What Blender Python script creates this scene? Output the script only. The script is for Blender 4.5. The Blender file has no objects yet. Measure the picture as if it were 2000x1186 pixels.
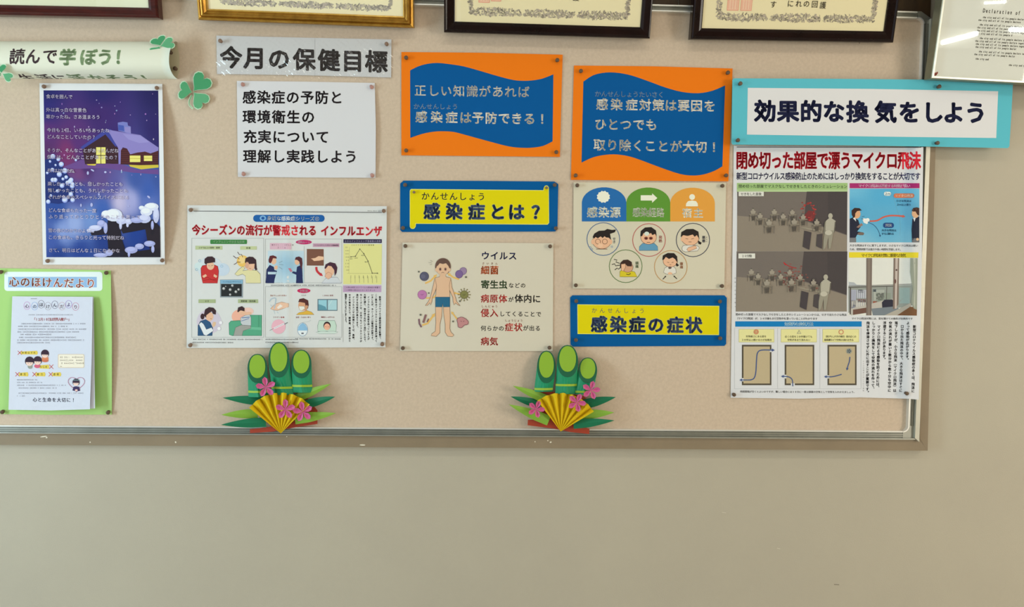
import bpy, bmesh, math, random
import numpy as np
from mathutils import Vector, Matrix
from mathutils.geometry import tessellate_polygon

# ------------------------------------------------------------------ camera
F_PX, CX, CY, DIST, CAM_Z = 1450.0, 1000.0, 593.0, 1.62, 1.45
YAW, PITCH, ROLL = 0.034524, 0.046537, 0.013218
_fw = np.array([math.sin(YAW)*math.cos(PITCH), math.cos(YAW)*math.cos(PITCH), -math.sin(PITCH)])
_rt = np.array([math.cos(YAW), -math.sin(YAW), 0.0]); _up = np.cross(_rt, _fw)
RT = math.cos(ROLL)*_rt + math.sin(ROLL)*_up
UP = -math.sin(ROLL)*_rt + math.cos(ROLL)*_up
CAM = np.array([0.0, -DIST, CAM_Z])
sc = bpy.context.scene
cd = bpy.data.cameras.new('camera'); cam = bpy.data.objects.new('camera', cd)
sc.collection.objects.link(cam); sc.camera = cam
cd.sensor_width = 36.0; cd.lens = F_PX/2000*36.0; cd.clip_start = 0.05
cam.matrix_world = Matrix(((RT[0], UP[0], -_fw[0], CAM[0]), (RT[1], UP[1], -_fw[1], CAM[1]), (RT[2], UP[2], -_fw[2], CAM[2]), (0, 0, 0, 1)))

# ------------------------------------------------------------------ light
sc.view_settings.view_transform = 'Standard'; sc.view_settings.look = 'None'
sc.view_settings.gamma = 1.0; sc.view_settings.use_curve_mapping = False
sc.view_settings.exposure = -0.36
w = bpy.data.worlds.new('world'); sc.world = w; w.use_nodes = True
w.node_tree.nodes['Background'].inputs[0].default_value = (0.75, 0.85, 1.0, 1)
w.node_tree.nodes['Background'].inputs[1].default_value = 0.8

def area(name, loc, target, sx, sy, power, col):
    l = bpy.data.lights.new(name, 'AREA'); l.shape = 'RECTANGLE'; l.size = sx; l.size_y = sy
    l.energy = power; l.color = col
    o = bpy.data.objects.new(name, l); sc.collection.objects.link(o)
    o.location = loc
    o.rotation_euler = (Vector(target)-Vector(loc)).to_track_quat('-Z', 'Y').to_euler()
    return o
area('window_daylight', (-2.36, -1.22, 1.38), (0.0, -0.50, 1.15), 0.55, 1.25, 43, (0.70, 0.91, 1.0))
area('front_fill_light', (-1.2, -3.12, 1.5), (-0.4, 0.0, 1.35), 2.0, 1.3, 7.0, (0.95, 0.98, 1.0))  # unseen fill behind the camera, added to brighten the left
area('ceiling_lamp_light', (0.1, -1.15, 2.62), (0.1, -1.15, 0.0), 1.2, 0.16, 5, (1.0, 0.95, 0.86))
area('ceiling_lamp_light', (2.5, -1.15, 2.62), (2.5, -1.15, 0.0), 1.2, 0.16, 14, (1.0, 0.93, 0.80))
area('right_fill_light', (3.9, -3.10, 1.45), (1.7, 0.0, 1.0), 1.1, 1.5, 86, (1.0, 0.93, 0.80))  # unseen warm fill, added to brighten the right side of the wall

# ------------------------------------------------------------------ helpers
def lin(c):
    c = np.asarray(c, float)/255.0
    return np.where(c <= 0.04045, c/12.92, ((c+0.055)/1.055)**2.4)
GAIN = 0.92
def alb(c, g=None):
    return np.clip(lin(c)/(g or GAIN), 0, 0.92)

def P(px, py, d=0.0):
    """photo pixel -> point of the plane lying d metres in front of the wall (measuring aid)"""
    px = np.asarray(px, float); py = np.asarray(py, float); d = np.asarray(d, float)
    v = ((px-CX)/F_PX)[..., None]*RT - ((py-CY)/F_PX)[..., None]*UP + _fw
    t = (DIST-d)/v[..., 1]
    return CAM + v*t[..., None]

def tagged(o, label=None, cat=None, group=None, kind=None):
    if label: o['label'] = label
    if cat: o['category'] = cat
    if group: o['group'] = group
    if kind: o['kind'] = kind
    return o
def empty(name, loc, label, cat, group=None):
    o = bpy.data.objects.new(name, None); sc.collection.objects.link(o)
    o.location = tuple(loc); o.empty_display_size = 0.02
    return tagged(o, label, cat, group)

def mkmesh(name, V, Fs, mat, parent=None, cols=None, origin=None, smooth=False):
    V = np.asarray(V, float)
    if origin is None:
        origin = np.array(parent_world(parent)) if parent else np.zeros(3)
    me = bpy.data.meshes.new(name)
    me.from_pydata((V-origin).tolist(), [], Fs)
    if cols is not None:
        a = me.color_attributes.new('Col', 'FLOAT_COLOR', 'POINT')
        c = np.ones((len(V), 4)); c[:, :3] = cols
        a.data.foreach_set('color', c.ravel())
    me.materials.append(mat)
    if smooth: me.polygons.foreach_set('use_smooth', [True]*len(me.polygons))
    o = bpy.data.objects.new(name, me); sc.collection.objects.link(o)
    if parent:
        o.parent = parent
    else:
        o.location = tuple(origin)
    return o
_pw = {}
def parent_world(p):
    x = Vector((0, 0, 0))
    while p:
        x = x + p.location; p = p.parent
    return x

# materials ----------------------------------------------------------
def newmat(name):
    m = bpy.data.materials.new(name); m.use_nodes = True
    nt = m.node_tree; b = nt.nodes['Principled BSDF']
    return m, nt, b
def N(nt, t, **kw):
    n = nt.nodes.new(t)
    for k, v in kw.items():
        if k.startswith('_'): setattr(n, k[1:], v)
        else: n.inputs[k.replace('_', ' ')].default_value = v
    return n
def bump(nt, b, scale, strength, dist=0.001, detail=4, prev=None, rough=0.5):
    tc = N(nt, 'ShaderNodeNewGeometry')
    no = N(nt, 'ShaderNodeTexNoise', Scale=scale, Detail=detail, Roughness=rough)
    nt.links.new(tc.outputs['Position'], no.inputs['Vector'])
    bp = N(nt, 'ShaderNodeBump', Strength=strength, Distance=dist)
    nt.links.new(no.outputs['Fac'], bp.inputs['Height'])
    if prev: nt.links.new(prev.outputs['Normal'], bp.inputs['Normal'])
    nt.links.new(bp.outputs['Normal'], b.inputs['Normal'])
    return bp
def print_mat(name, rough, spec, bs=9, bstr=0.35, coat=0.0, fine=0.0):
    m, nt, b = newmat(name)
    a = N(nt, 'ShaderNodeVertexColor', _layer_name='Col')
    nt.links.new(a.outputs['Color'], b.inputs['Base Color'])
    b.inputs['Roughness'].default_value = rough
    b.inputs['Specular IOR Level'].default_value = spec
    b.inputs['Coat Weight'].default_value = coat; b.inputs['Coat Roughness'].default_value = 0.12
    p = bump(nt, b, bs, bstr, 0.004, 3)
    if fine: bump(nt, b, 900, fine, 0.0003, 2, p)
    return m
def mottled(name, c1, c2, scale, rough=0.8, spec=0.3, bs=300, bstr=0.3, bd=0.001, detail=5, metal=0.0, stretch=None, g=0.86):
    m, nt, b = newmat(name)
    ge = N(nt, 'ShaderNodeNewGeometry')
    no = N(nt, 'ShaderNodeTexNoise', Scale=scale, Detail=detail, Roughness=0.6)
    if stretch:
        mp = N(nt, 'ShaderNodeMapping'); mp.inputs['Scale'].default_value = stretch
        nt.links.new(ge.outputs['Position'], mp.inputs['Vector']); nt.links.new(mp.outputs['Vector'], no.inputs['Vector'])
    else:
        nt.links.new(ge.outputs['Position'], no.inputs['Vector'])
    cr = N(nt, 'ShaderNodeValToRGB')
    cr.color_ramp.elements[0].position = 0.35; cr.color_ramp.elements[1].position = 0.65
    cr.color_ramp.elements[0].color = (*alb(c1, g), 1); cr.color_ramp.elements[1].color = (*alb(c2, g), 1)
    nt.links.new(no.outputs['Fac'], cr.inputs['Fac']); nt.links.new(cr.outputs['Color'], b.inputs['Base Color'])
    b.inputs['Roughness'].default_value = rough; b.inputs['Specular IOR Level'].default_value = spec
    b.inputs['Metallic'].default_value = metal
    if bstr: bump(nt, b, bs, bstr, bd, 3)
    return m

M = {}
M['paper'] = print_mat('paper', 0.75, 0.25, 14, 0.28, fine=0.1)
M['crumpled'] = print_mat('crumpled_paper', 0.7, 0.25, 26, 0.5)
M['card'] = print_mat('coloured_card', 0.8, 0.12, 8, 0.12, fine=0.25)
M['laminate'] = print_mat('laminated_paper', 0.33, 0.35, 10, 0.22, coat=0.25)
M['fold'] = print_mat('folded_paper', 0.5, 0.4, 60, 0.1)
M['plaster'] = mottled('painted_plaster', (171, 163, 147), (176, 168, 151), 2.2, 0.62, 0.35, 420, 0.5, 0.0006)
M['felt'] = mottled('beige_felt', (192, 173, 153), (200, 181, 161), 160, 0.95, 0.1, 700, 0.55, 0.0008)
M['surround'] = mottled('painted_timber', (130, 115, 94), (137, 121, 99), 12, 0.5, 0.35, 60, 0.15, 0.001)
M['dark_panel'] = mottled('dark_wood_panel', (52, 38, 24), (74, 55, 34), 6, 0.5, 0.4, 60, 0.2, stretch=(6, 6, 0.6))
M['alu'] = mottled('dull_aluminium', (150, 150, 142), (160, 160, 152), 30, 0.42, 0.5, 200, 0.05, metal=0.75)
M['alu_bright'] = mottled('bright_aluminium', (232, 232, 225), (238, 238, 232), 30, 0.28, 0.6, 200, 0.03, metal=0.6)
M['alu_mid'] = mottled('shaded_aluminium', (178, 175, 162), (186, 183, 170), 30, 0.4, 0.5, 200, 0.03, metal=0.4)  # aluminium colour darkened to hold the shade on the flange
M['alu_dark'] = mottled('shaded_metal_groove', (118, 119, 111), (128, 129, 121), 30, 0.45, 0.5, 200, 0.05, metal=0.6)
M['mahogany'] = mottled('mahogany_lacquer', (50, 14, 13), (70, 22, 18), 20, 0.18, 0.35, 80, 0.08, 0.001, stretch=(1, 8, 8))
M['black_lacquer'] = mottled('dark_brown_lacquer', (18, 8, 8), (28, 13, 12), 18, 0.14, 0.18, 80, 0.06, 0.001)
M['gold'] = mottled('antique_gold', (138, 98, 30), (166, 122, 46), 60, 0.33, 0.6, 500, 0.25, 0.0006, metal=0.75)
M['gold_bright'] = mottled('bright_gold', (190, 148, 66), (206, 168, 84), 60, 0.28, 0.6, 500, 0.12, 0.0006, metal=0.7)
M['silver'] = mottled('silver_frame', (226, 226, 212), (234, 234, 222), 60, 0.3, 0.6, 200, 0.03, metal=0.5)
M['olive_metal'] = mottled('olive_metal', (128, 124, 102), (136, 132, 110), 60, 0.35, 0.5, 200, 0.03, metal=0.5)
M['pin_brown'] = mottled('brown_pin', (116, 92, 76), (132, 106, 88), 90, 0.5, 0.4, 200, 0.1)
M['pin_dark'] = mottled('dark_brown_pin', (84, 66, 52), (98, 78, 62), 90, 0.5, 0.4, 200, 0.1)
M['pin_pink'] = mottled('pinkish_brown_pin', (168, 126, 120), (184, 142, 134), 90, 0.5, 0.4, 200, 0.1)
M['hook'] = mottled('dark_nail', (70, 45, 35), (84, 56, 42), 90, 0.4, 0.5, 200, 0.1, metal=0.3)
M['ceil'] = mottled('ceiling_paint', (215, 212, 204), (220, 217, 208), 3, 0.8, 0.2)
M['floor'] = mottled('corridor_floor', (196, 192, 182), (206, 202, 192), 5, 0.35, 0.5)

def glass_mat(name, tint, rough=0.02, refl=1.0, bs=0, bstr=0.0, bd=0.002, base=0.0):
    m = bpy.data.materials.new(name); m.use_nodes = True; nt = m.node_tree
    nt.nodes.clear()
    out = N(nt, 'ShaderNodeOutputMaterial'); mix = N(nt, 'ShaderNodeMixShader')
    tr = N(nt, 'ShaderNodeBsdfTransparent', Color=(*tint, 1)); gl = N(nt, 'ShaderNodeBsdfGlossy', Roughness=rough)
    gl.inputs['Color'].default_value = (refl, refl, refl, 1)
    fr = N(nt, 'ShaderNodeLayerWeight', Blend=0.5)       # facing term: the same from both sides of a thin pane
    pw = N(nt, 'ShaderNodeMath', _operation='POWER'); pw.inputs[1].default_value = 5.0
    ad = N(nt, 'ShaderNodeMath', _operation='MULTIPLY_ADD'); ad.inputs[1].default_value = 0.94-base; ad.inputs[2].default_value = 0.05+base
    nt.links.new(fr.outputs['Facing'], pw.inputs[0]); nt.links.new(pw.outputs[0], ad.inputs[0]); nt.links.new(ad.outputs[0], mix.inputs[0])
    nt.links.new(tr.outputs[0], mix.inputs[1])
    nt.links.new(gl.outputs[0], mix.inputs[2]); nt.links.new(mix.outputs[0], out.inputs[0])
    if bstr:
        bp = bump(nt, gl, bs, bstr, bd, 2)
        nt.links.new(bp.outputs['Normal'], fr.inputs['Normal'])
    return m
M['glass'] = glass_mat('frame_glass', (0.995, 0.995, 0.99))
M['film'] = glass_mat('wrinkled_clear_film', (0.97, 0.97, 0.97), 0.1, 1.0)
mm, nt, b = newmat('lamp_tube'); b.inputs['Emission Color'].default_value = (0.95, 1.0, 0.96, 1); b.inputs['Emission Strength'].default_value = 22
M['tube'] = mm

# glyphs ---------------------------------------------------------------
_gl = {}
def glyph(ch, bold):
    k = (ch, bold)
    if k in _gl: return _gl[k]
    cu = bpy.data.curves.new('g', 'FONT'); cu.body = ch; cu.resolution_u = 2
    ob = bpy.data.objects.new('g', cu); me = ob.to_mesh()
    n = len(me.vertices)
    if n:
        v = np.empty(n*3); me.vertices.foreach_get('co', v); v = v.reshape(-1, 3)[:, :2].copy()
        f = [tuple(p.vertices) for p in me.polygons]
        if ord(ch) < 0x2000 or ch in '！？':
            v[:, 0] -= (v[:, 0].min()+v[:, 0].max())/2
        else: v[:, 0] -= 0.5
        v[:, 1] -= 0.38
        v[:, 1] *= -1
    else: v = np.zeros((0, 2)); f = []
    ob.to_mesh_clear(); bpy.data.objects.remove(ob); bpy.data.curves.remove(cu)
    if n and bold > 0.004:      # heavier stroke: the outline repeated on a small circle
        m = 4 if bold < 0.018 else (5 if bold < 0.032 else 8)
        sh = [(bold*math.cos(2*math.pi*(i+0.5)/m), bold*math.sin(2*math.pi*(i+0.5)/m)) for i in range(m)]
        v = np.concatenate([v+np.array(q) for q in sh]); f = [tuple(j+i*n for j in g) for i in range(m) for g in f]
    _gl[k] = (v, f)
    return _gl[k]

def cut(V2, Fs, step, cols=None):
    """cut a flat 2-D mesh along a regular grid so that it can follow a curved sheet"""
    V2 = np.asarray(V2, float)
    x0, y0 = V2.min(0); x1, y1 = V2.max(0)
    if x1-x0 < step*0.8 and y1-y0 < step*0.8: return V2, Fs
    bm = bmesh.new()
    vs = [bm.verts.new((a, b_, 0)) for a, b_ in V2]
    for f in Fs:
        try: bm.faces.new([vs[i] for i in f])
        except ValueError: pass
    for ax, (a, b_) in enumerate(((x0, x1), (y0, y1))):
        k = math.floor(a/step)+1
        while k*step < b_:
            co = [0, 0, 0]; no = [0, 0, 0]; co[ax] = k*step; no[ax] = 1
            bmesh.ops.bisect_plane(bm, geom=bm.verts[:]+bm.edges[:]+bm.faces[:], dist=1e-5, plane_co=co, plane_no=no)
            k += 1
    bm.verts.index_update()
    V = np.array([v.co[:2] for v in bm.verts]); F_ = [tuple(v.index for v in f.verts) for f in bm.faces]
    bm.free()
    return V, F_

def tess(pts):
    t = tessellate_polygon([[Vector((p[0], p[1], 0)) for p in pts]])
    return [tuple(x) for x in t]
def ell(cx, cy, rx, ry, n=18, rot=0, a0=0, a1=360):
    c, s = math.cos(math.radians(rot)), math.sin(math.radians(rot))
    full = abs(a1-a0) >= 360
    o = []
    for i in range(n if full else n+1):
        t = math.radians(a0+(a1-a0)*i/n)
        x, y = rx*math.cos(t), ry*math.sin(t)
        o.append((cx+x*c-y*s, cy+x*s+y*c))
    return o
def rrect(x0, y0, x1, y1, r, n=4):
    o = []
    for cx, cy, a in ((x1-r, y0+r, -90), (x1-r, y1-r, 0), (x0+r, y1-r, 90), (x0+r, y0+r, 180)):
        for i in range(n+1):
            t = math.radians(a+90*i/n); o.append((cx+r*math.cos(t), cy+r*math.sin(t)))
    return o
def smooth(pts, n=6):
    """Catmull-Rom through the points (open)"""
    p = [pts[0]]+list(pts)+[pts[-1]]; o = []
    for i in range(1, len(p)-2):
        for k in range(n):
            t = k/n; a, b_, c, d = (np.array(q, float) for q in p[i-1:i+3])
            o.append(tuple(0.5*((2*b_)+(-a+c)*t+(2*a-5*b_+4*c-d)*t*t+(-a+3*b_-3*c+d)*t**3)))
    o.append(tuple(pts[-1])); return o
def heart(tx, ty, ang, L, W, n=20):
    """heart leaflet: tip at (tx,ty), growing towards ang (degrees, screen y down)"""
    c, s = math.cos(math.radians(ang)), math.sin(math.radians(ang)); o = []
    for i in range(n):
        t = 2*math.pi*i/n
        x = 16*math.sin(t)**3; y = 13*math.cos(t)-5*math.cos(2*t)-2*math.cos(3*t)-math.cos(4*t)
        u = (y+17)/29*L; v = x/32*W
        o.append((tx+u*c-v*s, ty+u*s+v*c))
    return o

rng = random.Random(7)

class Draw:
    """collects flat print (in sheet coordinates) and maps it on the sheet's surface"""
    def __init__(self, fmap, mat, root, gain=None, step=14, eps=2.5e-5):
        self.map = fmap; self.mat = mat; self.root = root; self.g = gain; self.step = step; self.eps = eps
        self.V = []; self.F = []; self.C = []; self.n = 0; self.o = (0, 0, 1, 1); self.L = 1; self.curved = True; self.cutt = 0
    def z(self, ox=0, oy=0, s=1, s2=None):
        self.o = (ox, oy, s, s2 or s); return self
    def lay(self, n): self.L = n; return self
    def tr(self, pts):
        p = np.asarray(pts, float).reshape(-1, 2)
        return p*np.array([self.o[2], self.o[3]])+np.array([self.o[0], self.o[1]])
    def add(self, V2, Fs, col, inc=True, cutit=True, raw=False):
        if not len(V2): return
        if cutit and self.curved: V2, Fs = cut(V2, Fs, self.step)
        V3 = self.map(V2[:, 0], V2[:, 1], 2.0e-4+self.L*self.eps)
        self.V.append(V3); self.F += [tuple(i+self.n for i in f) for f in Fs]
        c = col(V2) if callable(col) else np.tile(alb(col, self.g), (len(V2), 1))
        self.C.append(c); self.n += len(V2)
        if inc: self.L += 1
    def p(self, pts, col): P2 = self.tr(pts); self.add(P2, tess(P2), col)
    def r(self, x0, y0, x1, y1, col): self.p([(x0, y0), (x1, y0), (x1, y1), (x0, y1)], col)
    def q(self, a, b, c, d, col): self.p([a, b, c, d], col)
    def e(self, cx, cy, rx, ry, col, rot=0, n=16, a0=0, a1=360): self.p(ell(cx, cy, rx, ry, n, rot, a0, a1), col)
    def rr(self, x0, y0, x1, y1, r, col): self.p(rrect(x0, y0, x1, y1, r), col)
    def l(self, pts, wd, col, closed=False, taper=False):
        P2 = self.tr(pts); wd = wd*self.o[2]; n = len(P2)
        T = np.zeros_like(P2)
        for i in range(n):
            a = P2[(i-1) % n if closed else max(i-1, 0)]; b_ = P2[(i+1) % n if closed else min(i+1, n-1)]
            d = b_-a; T[i] = d/(np.linalg.norm(d)+1e-9)
        Nn = np.stack([-T[:, 1], T[:, 0]], 1)
        ws = np.full((n, 1), wd/2)
        if taper: ws = (np.linspace(1, 0.15, n)[:, None])*wd/2
        V2 = np.concatenate([P2-Nn*ws, P2+Nn*ws])
        Fs = [(i, i+1, n+i+1, n+i) for i in range(n-1)]
        if closed: Fs.append((n-1, 0, n, 2*n-1))
        self.add(V2, Fs, col, cutit=not closed and (len(P2) == 2))
    def ring(self, cx, cy, r, wd, col, ry=None): self.l(ell(cx, cy, r, ry or r, 28), wd, col, closed=True)
    def box(self, x0, y0, x1, y1, wd, col):
        for a, b_ in (((x0-wd/2, y0), (x1+wd/2, y0)), ((x1, y0), (x1, y1)), ((x1+wd/2, y1), (x0-wd/2, y1)), ((x0, y1), (x0, y0))):
            self.l([a, b_], wd, col)
            self.L -= 1
        self.L += 1
    def arrow(self, pts, wd, col, hs=3.0):
        self.l(pts, wd, col)
        a, b_ = np.array(pts[-2], float), np.array(pts[-1], float)
        d = (b_-a)/np.linalg.norm(b_-a); n = np.array([-d[1], d[0]]); h = wd*hs
        self.p([b_+d*h*0.8, b_+n*h*0.6-d*h*0.3, b_-n*h*0.6-d*h*0.3], col)
    def T(self, s, x0, y0, x1, y1, em, col, bold=0.012, xs=1.0, cs=None):
        """characters of s in equal cells from (x0,y0) to (x1,y1) (cell row centre line)"""
        n = len(s); (x0, y0), (x1, y1) = self.tr([(x0, y0), (x1, y1)]); em = em*self.o[3]; bold = -bold if bold < 0 else round(min(bold*1.45, 0.046) if em >= 24 else (min(bold, 0.026) if em >= 12 else min(bold, 0.016)), 3)
        k = self.o[2]/self.o[3]
        sl = (y1-y0)/max(x1-x0, 1e-6)
        if cs is not None: cs = [c*self.o[2]+self.o[0] for c in cs]
        Vs = []; Fs = []; m = 0
        for i, ch in enumerate(s):
            if ch in ' 　': continue
            v, f = glyph(ch, bold)
            cx = cs[i] if cs is not None else x0+(x1-x0)*(i+0.5)/n
            cy = y0+sl*(cx-x0)
            q = v*em; q = np.stack([q[:, 0]*xs, q[:, 1]+q[:, 0]*xs*sl], 1)+np.array([cx, cy])
            Vs.append(q); Fs += [tuple(j+m for j in g) for g in f]; m += len(v)
        if Vs: self.add(np.concatenate(Vs), Fs, col, inc=False, cutit=bool(self.cutt) and em > self.cutt)
    def TC(self, s, cs, y0, y1, em, col, bold=0.012, xs=1.0):
        self.T(s, cs[0], y0, cs[-1], y1, em, col, bold, xs, cs)
    def TV(self, s, x, y0, y1, em, col, bold=0.02, xs=1.0, dx=0.0):
        (x, y0), (x2, y1) = self.tr([(x, y0), (x+dx, y1)]); em = em*self.o[3]; n = len(s)
        Vs = []; Fs = []; m = 0
        for i, ch in enumerate(s):
            if ch in ' 　': continue
            v, f = glyph(ch, bold); v = v.copy()
            if ch in 'ー（）〜「」': v = np.stack([-v[:, 1], v[:, 0]], 1)
            if ch in '、。': v = v+np.array([0.62, -0.62])
            if ch in 'ょゅっャュョッァィ': v = v+np.array([0.08, -0.1])
            cy = y0+(y1-y0)*(i+0.5)/n
            q = np.stack([v[:, 0]*em*xs, v[:, 1]*em], 1)+np.array([x+(x2-x)*(i+.5)/n, cy])
            Vs.append(q); Fs += [tuple(j+m for j in g) for g in f]; m += len(v)
        if Vs: self.add(np.concatenate(Vs), Fs, col, inc=False, cutit=bool(self.cutt) and em > self.cutt)
    def greek(self, x0, y0, x1, y1, h, col, gap=0.25):
        """a line of print too small to read: short uneven marks"""
        (x0, y0), (x1, y1) = self.tr([(x0, y0), (x1, y1)]); h = h*self.o[3]
        Vs = []; Fs = []; x = x0; m = 0
        while x < x1:
            w_ = h*rng.uniform(0.45, 1.0)
            if rng.random() < 0.1: x += h*0.8; continue
            y = y0+(y1-y0)*(x-x0)/max(x1-x0, 1e-6); k = rng.randrange(3)
            hh = h*rng.uniform(0.35, 0.5)
            bars = [(x, y-hh, x+w_, y-hh+h*0.22), (x, y+hh-h*0.22, x+w_, y+hh)] if k != 1 else [(x, y-h*0.1, x+w_, y+h*0.15)]
            if k != 2: bars.append((x+w_*0.4, y-hh, x+w_*0.65, y+hh))
            for a, b_, c, d in bars:
                Vs += [(a, b_), (c, b_), (c, d), (a, d)]; Fs.append((m, m+1, m+2, m+3)); m += 4
            x += w_+h*gap
        if Vs: self.add(np.array(Vs), Fs, col, inc=False, cutit=False)
    def field(self, x0, y0, x1, y1, nx, ny, fn):
        """picture with a smooth colour field fn(u,v)->rgb arrays"""
        u, v = np.meshgrid(np.linspace(0, 1, nx+1), np.linspace(0, 1, ny+1)); u = u.ravel(); v = v.ravel()
        V2 = self.tr(np.stack([x0+(x1-x0)*u, y0+(y1-y0)*v], 1)); c = fn(u, v)
        Fs = [(j*(nx+1)+i, j*(nx+1)+i+1, (j+1)*(nx+1)+i+1, (j+1)*(nx+1)+i) for j in range(ny) for i in range(nx)]
        self.add(V2, Fs, lambda q: alb(c, self.g), cutit=False)
    def done(self, name, label=None, mat=None, parent=None):
        if not self.V: return None
        o = mkmesh(name, np.concatenate(self.V), self.F, mat or self.mat, parent or self.root, np.concatenate(self.C))
        if label: o['label'] = label
        self.V = []; self.F = []; self.C = []; self.n = 0
        return o

def blend(pts, power=3.0):
    """colour field interpolated between control points (u, v, (r,g,b))"""
    pu = np.array([p[0] for p in pts]); pv = np.array([p[1] for p in pts]); pc = np.array([p[2] for p in pts], float)
    def fn(u, v):
        d = ((u[:, None]-pu)**2+(v[:, None]-pv)**2+1e-4)**(power/2); k = 1/d
        return (k@pc)/k.sum(1)[:, None]
    return fn

def slab(name, outline, fmap, mat, root, col, thick=0.0003, step=14, gain=None, label=None):
    """a sheet of paper or card with its real thickness, following fmap"""
    P2 = np.asarray(outline, float); V2, Fs = cut(P2, tess(P2), step)
    n = len(V2); A = fmap(V2[:, 0], V2[:, 1], 0.0); B = fmap(V2[:, 0], V2[:, 1], -thick)
    cnt = {}
    for f in Fs:
        for i in range(len(f)):
            e = (f[i], f[(i+1) % len(f)])
            if (e[1], e[0]) in cnt: cnt[(e[1], e[0])] = 2
            else: cnt[e] = 1
    Fa = list(Fs)+[tuple(i+n for i in reversed(f)) for f in Fs]
    for (a, b_), c in cnt.items():
        if c == 1: Fa.append((b_, a, a+n, b_+n))
    c = np.tile(alb(col, gain), (2*n, 1))
    o = mkmesh(name, np.concatenate([A, B]), Fa, mat, root, c)
    if label: o['label'] = label
    return o

def sheetmap(depth, curl=None, amp=0.0, seed=0.0, wl=210.0):
    def f(x, y, d):
        x = np.asarray(x, float); y = np.asarray(y, float)
        dd = depth+d
        if amp: dd = dd+amp*(np.sin(x/wl*6.28+seed)+np.sin(y/wl*5.1+seed*2.3+x/wl*2))*0.5+amp
        if curl is not None: dd = dd+curl(x, y)
        return P(x, y, dd)
    return f

def sheet(name, label, cat, outline, col, depth=0.0135, curl=None, amp=0.0003, mat='paper', gain=None, part='paper_sheet', thick=0.0003, seed=None, group=None, step=14):
    o = np.array(outline, float); cx = o[:, 0].mean(); by = o[:, 1].max()
    root = empty(name, P(cx, by, depth), label, cat, group)
    fm = sheetmap(depth, curl, amp, rng.uniform(0, 6) if seed is None else seed)
    slab(part, outline, fm, M[mat], root, col, thick, step, gain)
    d = Draw(fm, M[mat], root, gain, step); d.fmap = fm; d.cutt = 12 if curl is not None else 0
    return d

def lathe(profile, n, axis_o, axis_d, e1, e2):
    V = []; Fs = []
    for h, r in profile:
        for i in range(n):
            t = 2*math.pi*i/n; V.append(axis_o+axis_d*h+e1*r*math.cos(t)+e2*r*math.sin(t))
    for j in range(len(profile)-1):
        for i in range(n):
            Fs.append((j*n+i, j*n+(i+1) % n, (j+1)*n+(i+1) % n, (j+1)*n+i))
    Fs.append(tuple(range(n-1, -1, -1))); Fs.append(tuple((len(profile)-1)*n+i for i in range(n)))
    return np.array(V), Fs

_pinmesh = {}
def pin(px, py, fmap, label, kind='pin_dark', tilt=None, r=0.0043, group=None):
    c = fmap(np.array([px]), np.array([py]), 0.0002)[0]
    if kind not in _pinmesh:
        pr = [(0, 0.0024), (0.0008, 0.0034), (0.0030, 0.0030), (0.0046, 0.0036), (0.0060, 0.0043), (0.0072, 0.0042), (0.0080, 0.0034), (0.0083, 0.0015)]
        V, Fs = lathe(pr, 14, np.zeros(3), np.array([0, -1., 0]), np.array([1., 0, 0]), np.array([0, 0, 1.]))
        me = bpy.data.meshes.new('push_pin'); me.from_pydata(V.tolist(), [], Fs); me.materials.append(M[kind])
        me.polygons.foreach_set('use_smooth', [True]*len(me.polygons)); _pinmesh[kind] = me
    o = bpy.data.objects.new('push_pin', _pinmesh[kind]); sc.collection.objects.link(o)
    o.location = tuple(c); s = r/0.0043; o.scale = (s, s, s)
    a = tilt or (rng.uniform(-0.08, 0.08), rng.uniform(-0.08, 0.08)); o.rotation_euler = (a[0], 0, a[1])
    return tagged(o, label, 'pin', group or 'push pins holding the papers')
def pins(d, name, lst, kind='pin_dark', tilt=None):
    """lst: (x, y, where)"""
    cname = {'pin_dark': 'dark brown', 'pin_brown': 'brown', 'pin_pink': 'pinkish brown'}[kind]
    for x, y, where in lst:
        pin(x, y, d.fmap, '%s push pin at the %s of the %s' % (cname, where, name), kind, tilt)

def boxmesh(name, lo, hi, mat, parent=None, bev=0.0):
    bm = bmesh.new(); bmesh.ops.create_cube(bm, size=1)
    lo = np.array(lo, float); hi = np.array(hi, float); c = (lo+hi)/2
    for v in bm.verts: v.co = Vector(tuple(np.array(v.co)*(hi-lo)))
    if bev: bmesh.ops.bevel(bm, geom=bm.edges[:], offset=bev, segments=2, affect='EDGES', profile=0.5)
    me = bpy.data.meshes.new(name); bm.to_mesh(me); bm.free(); me.materials.append(mat)
    o = bpy.data.objects.new(name, me); sc.collection.objects.link(o)
    if parent: o.parent = parent; o.location = Vector(tuple(c))-parent_world(parent)
    else: o.location = tuple(c)
    return o
def pxprism(name, pts, d0, d1, mat, parent, bev=False):
    """bar whose front outline is given on the plane d1 and which goes back to the plane d0"""
    P2 = np.asarray(pts, float); A = P(P2[:, 0], P2[:, 1], d1); B = A.copy(); B[:, 1] = -d0
    n = len(A); Fs = [tuple(t) for t in tess(P2)] if n > 4 else [tuple(range(n))]
    Fa = list(Fs)+[tuple(i+n for i in reversed(f)) for f in Fs]+[((i+1) % n, i, i+n, (i+1) % n+n) for i in range(n)]
    return mkmesh(name, np.concatenate([A, B]), Fa, mat, parent)

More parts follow.
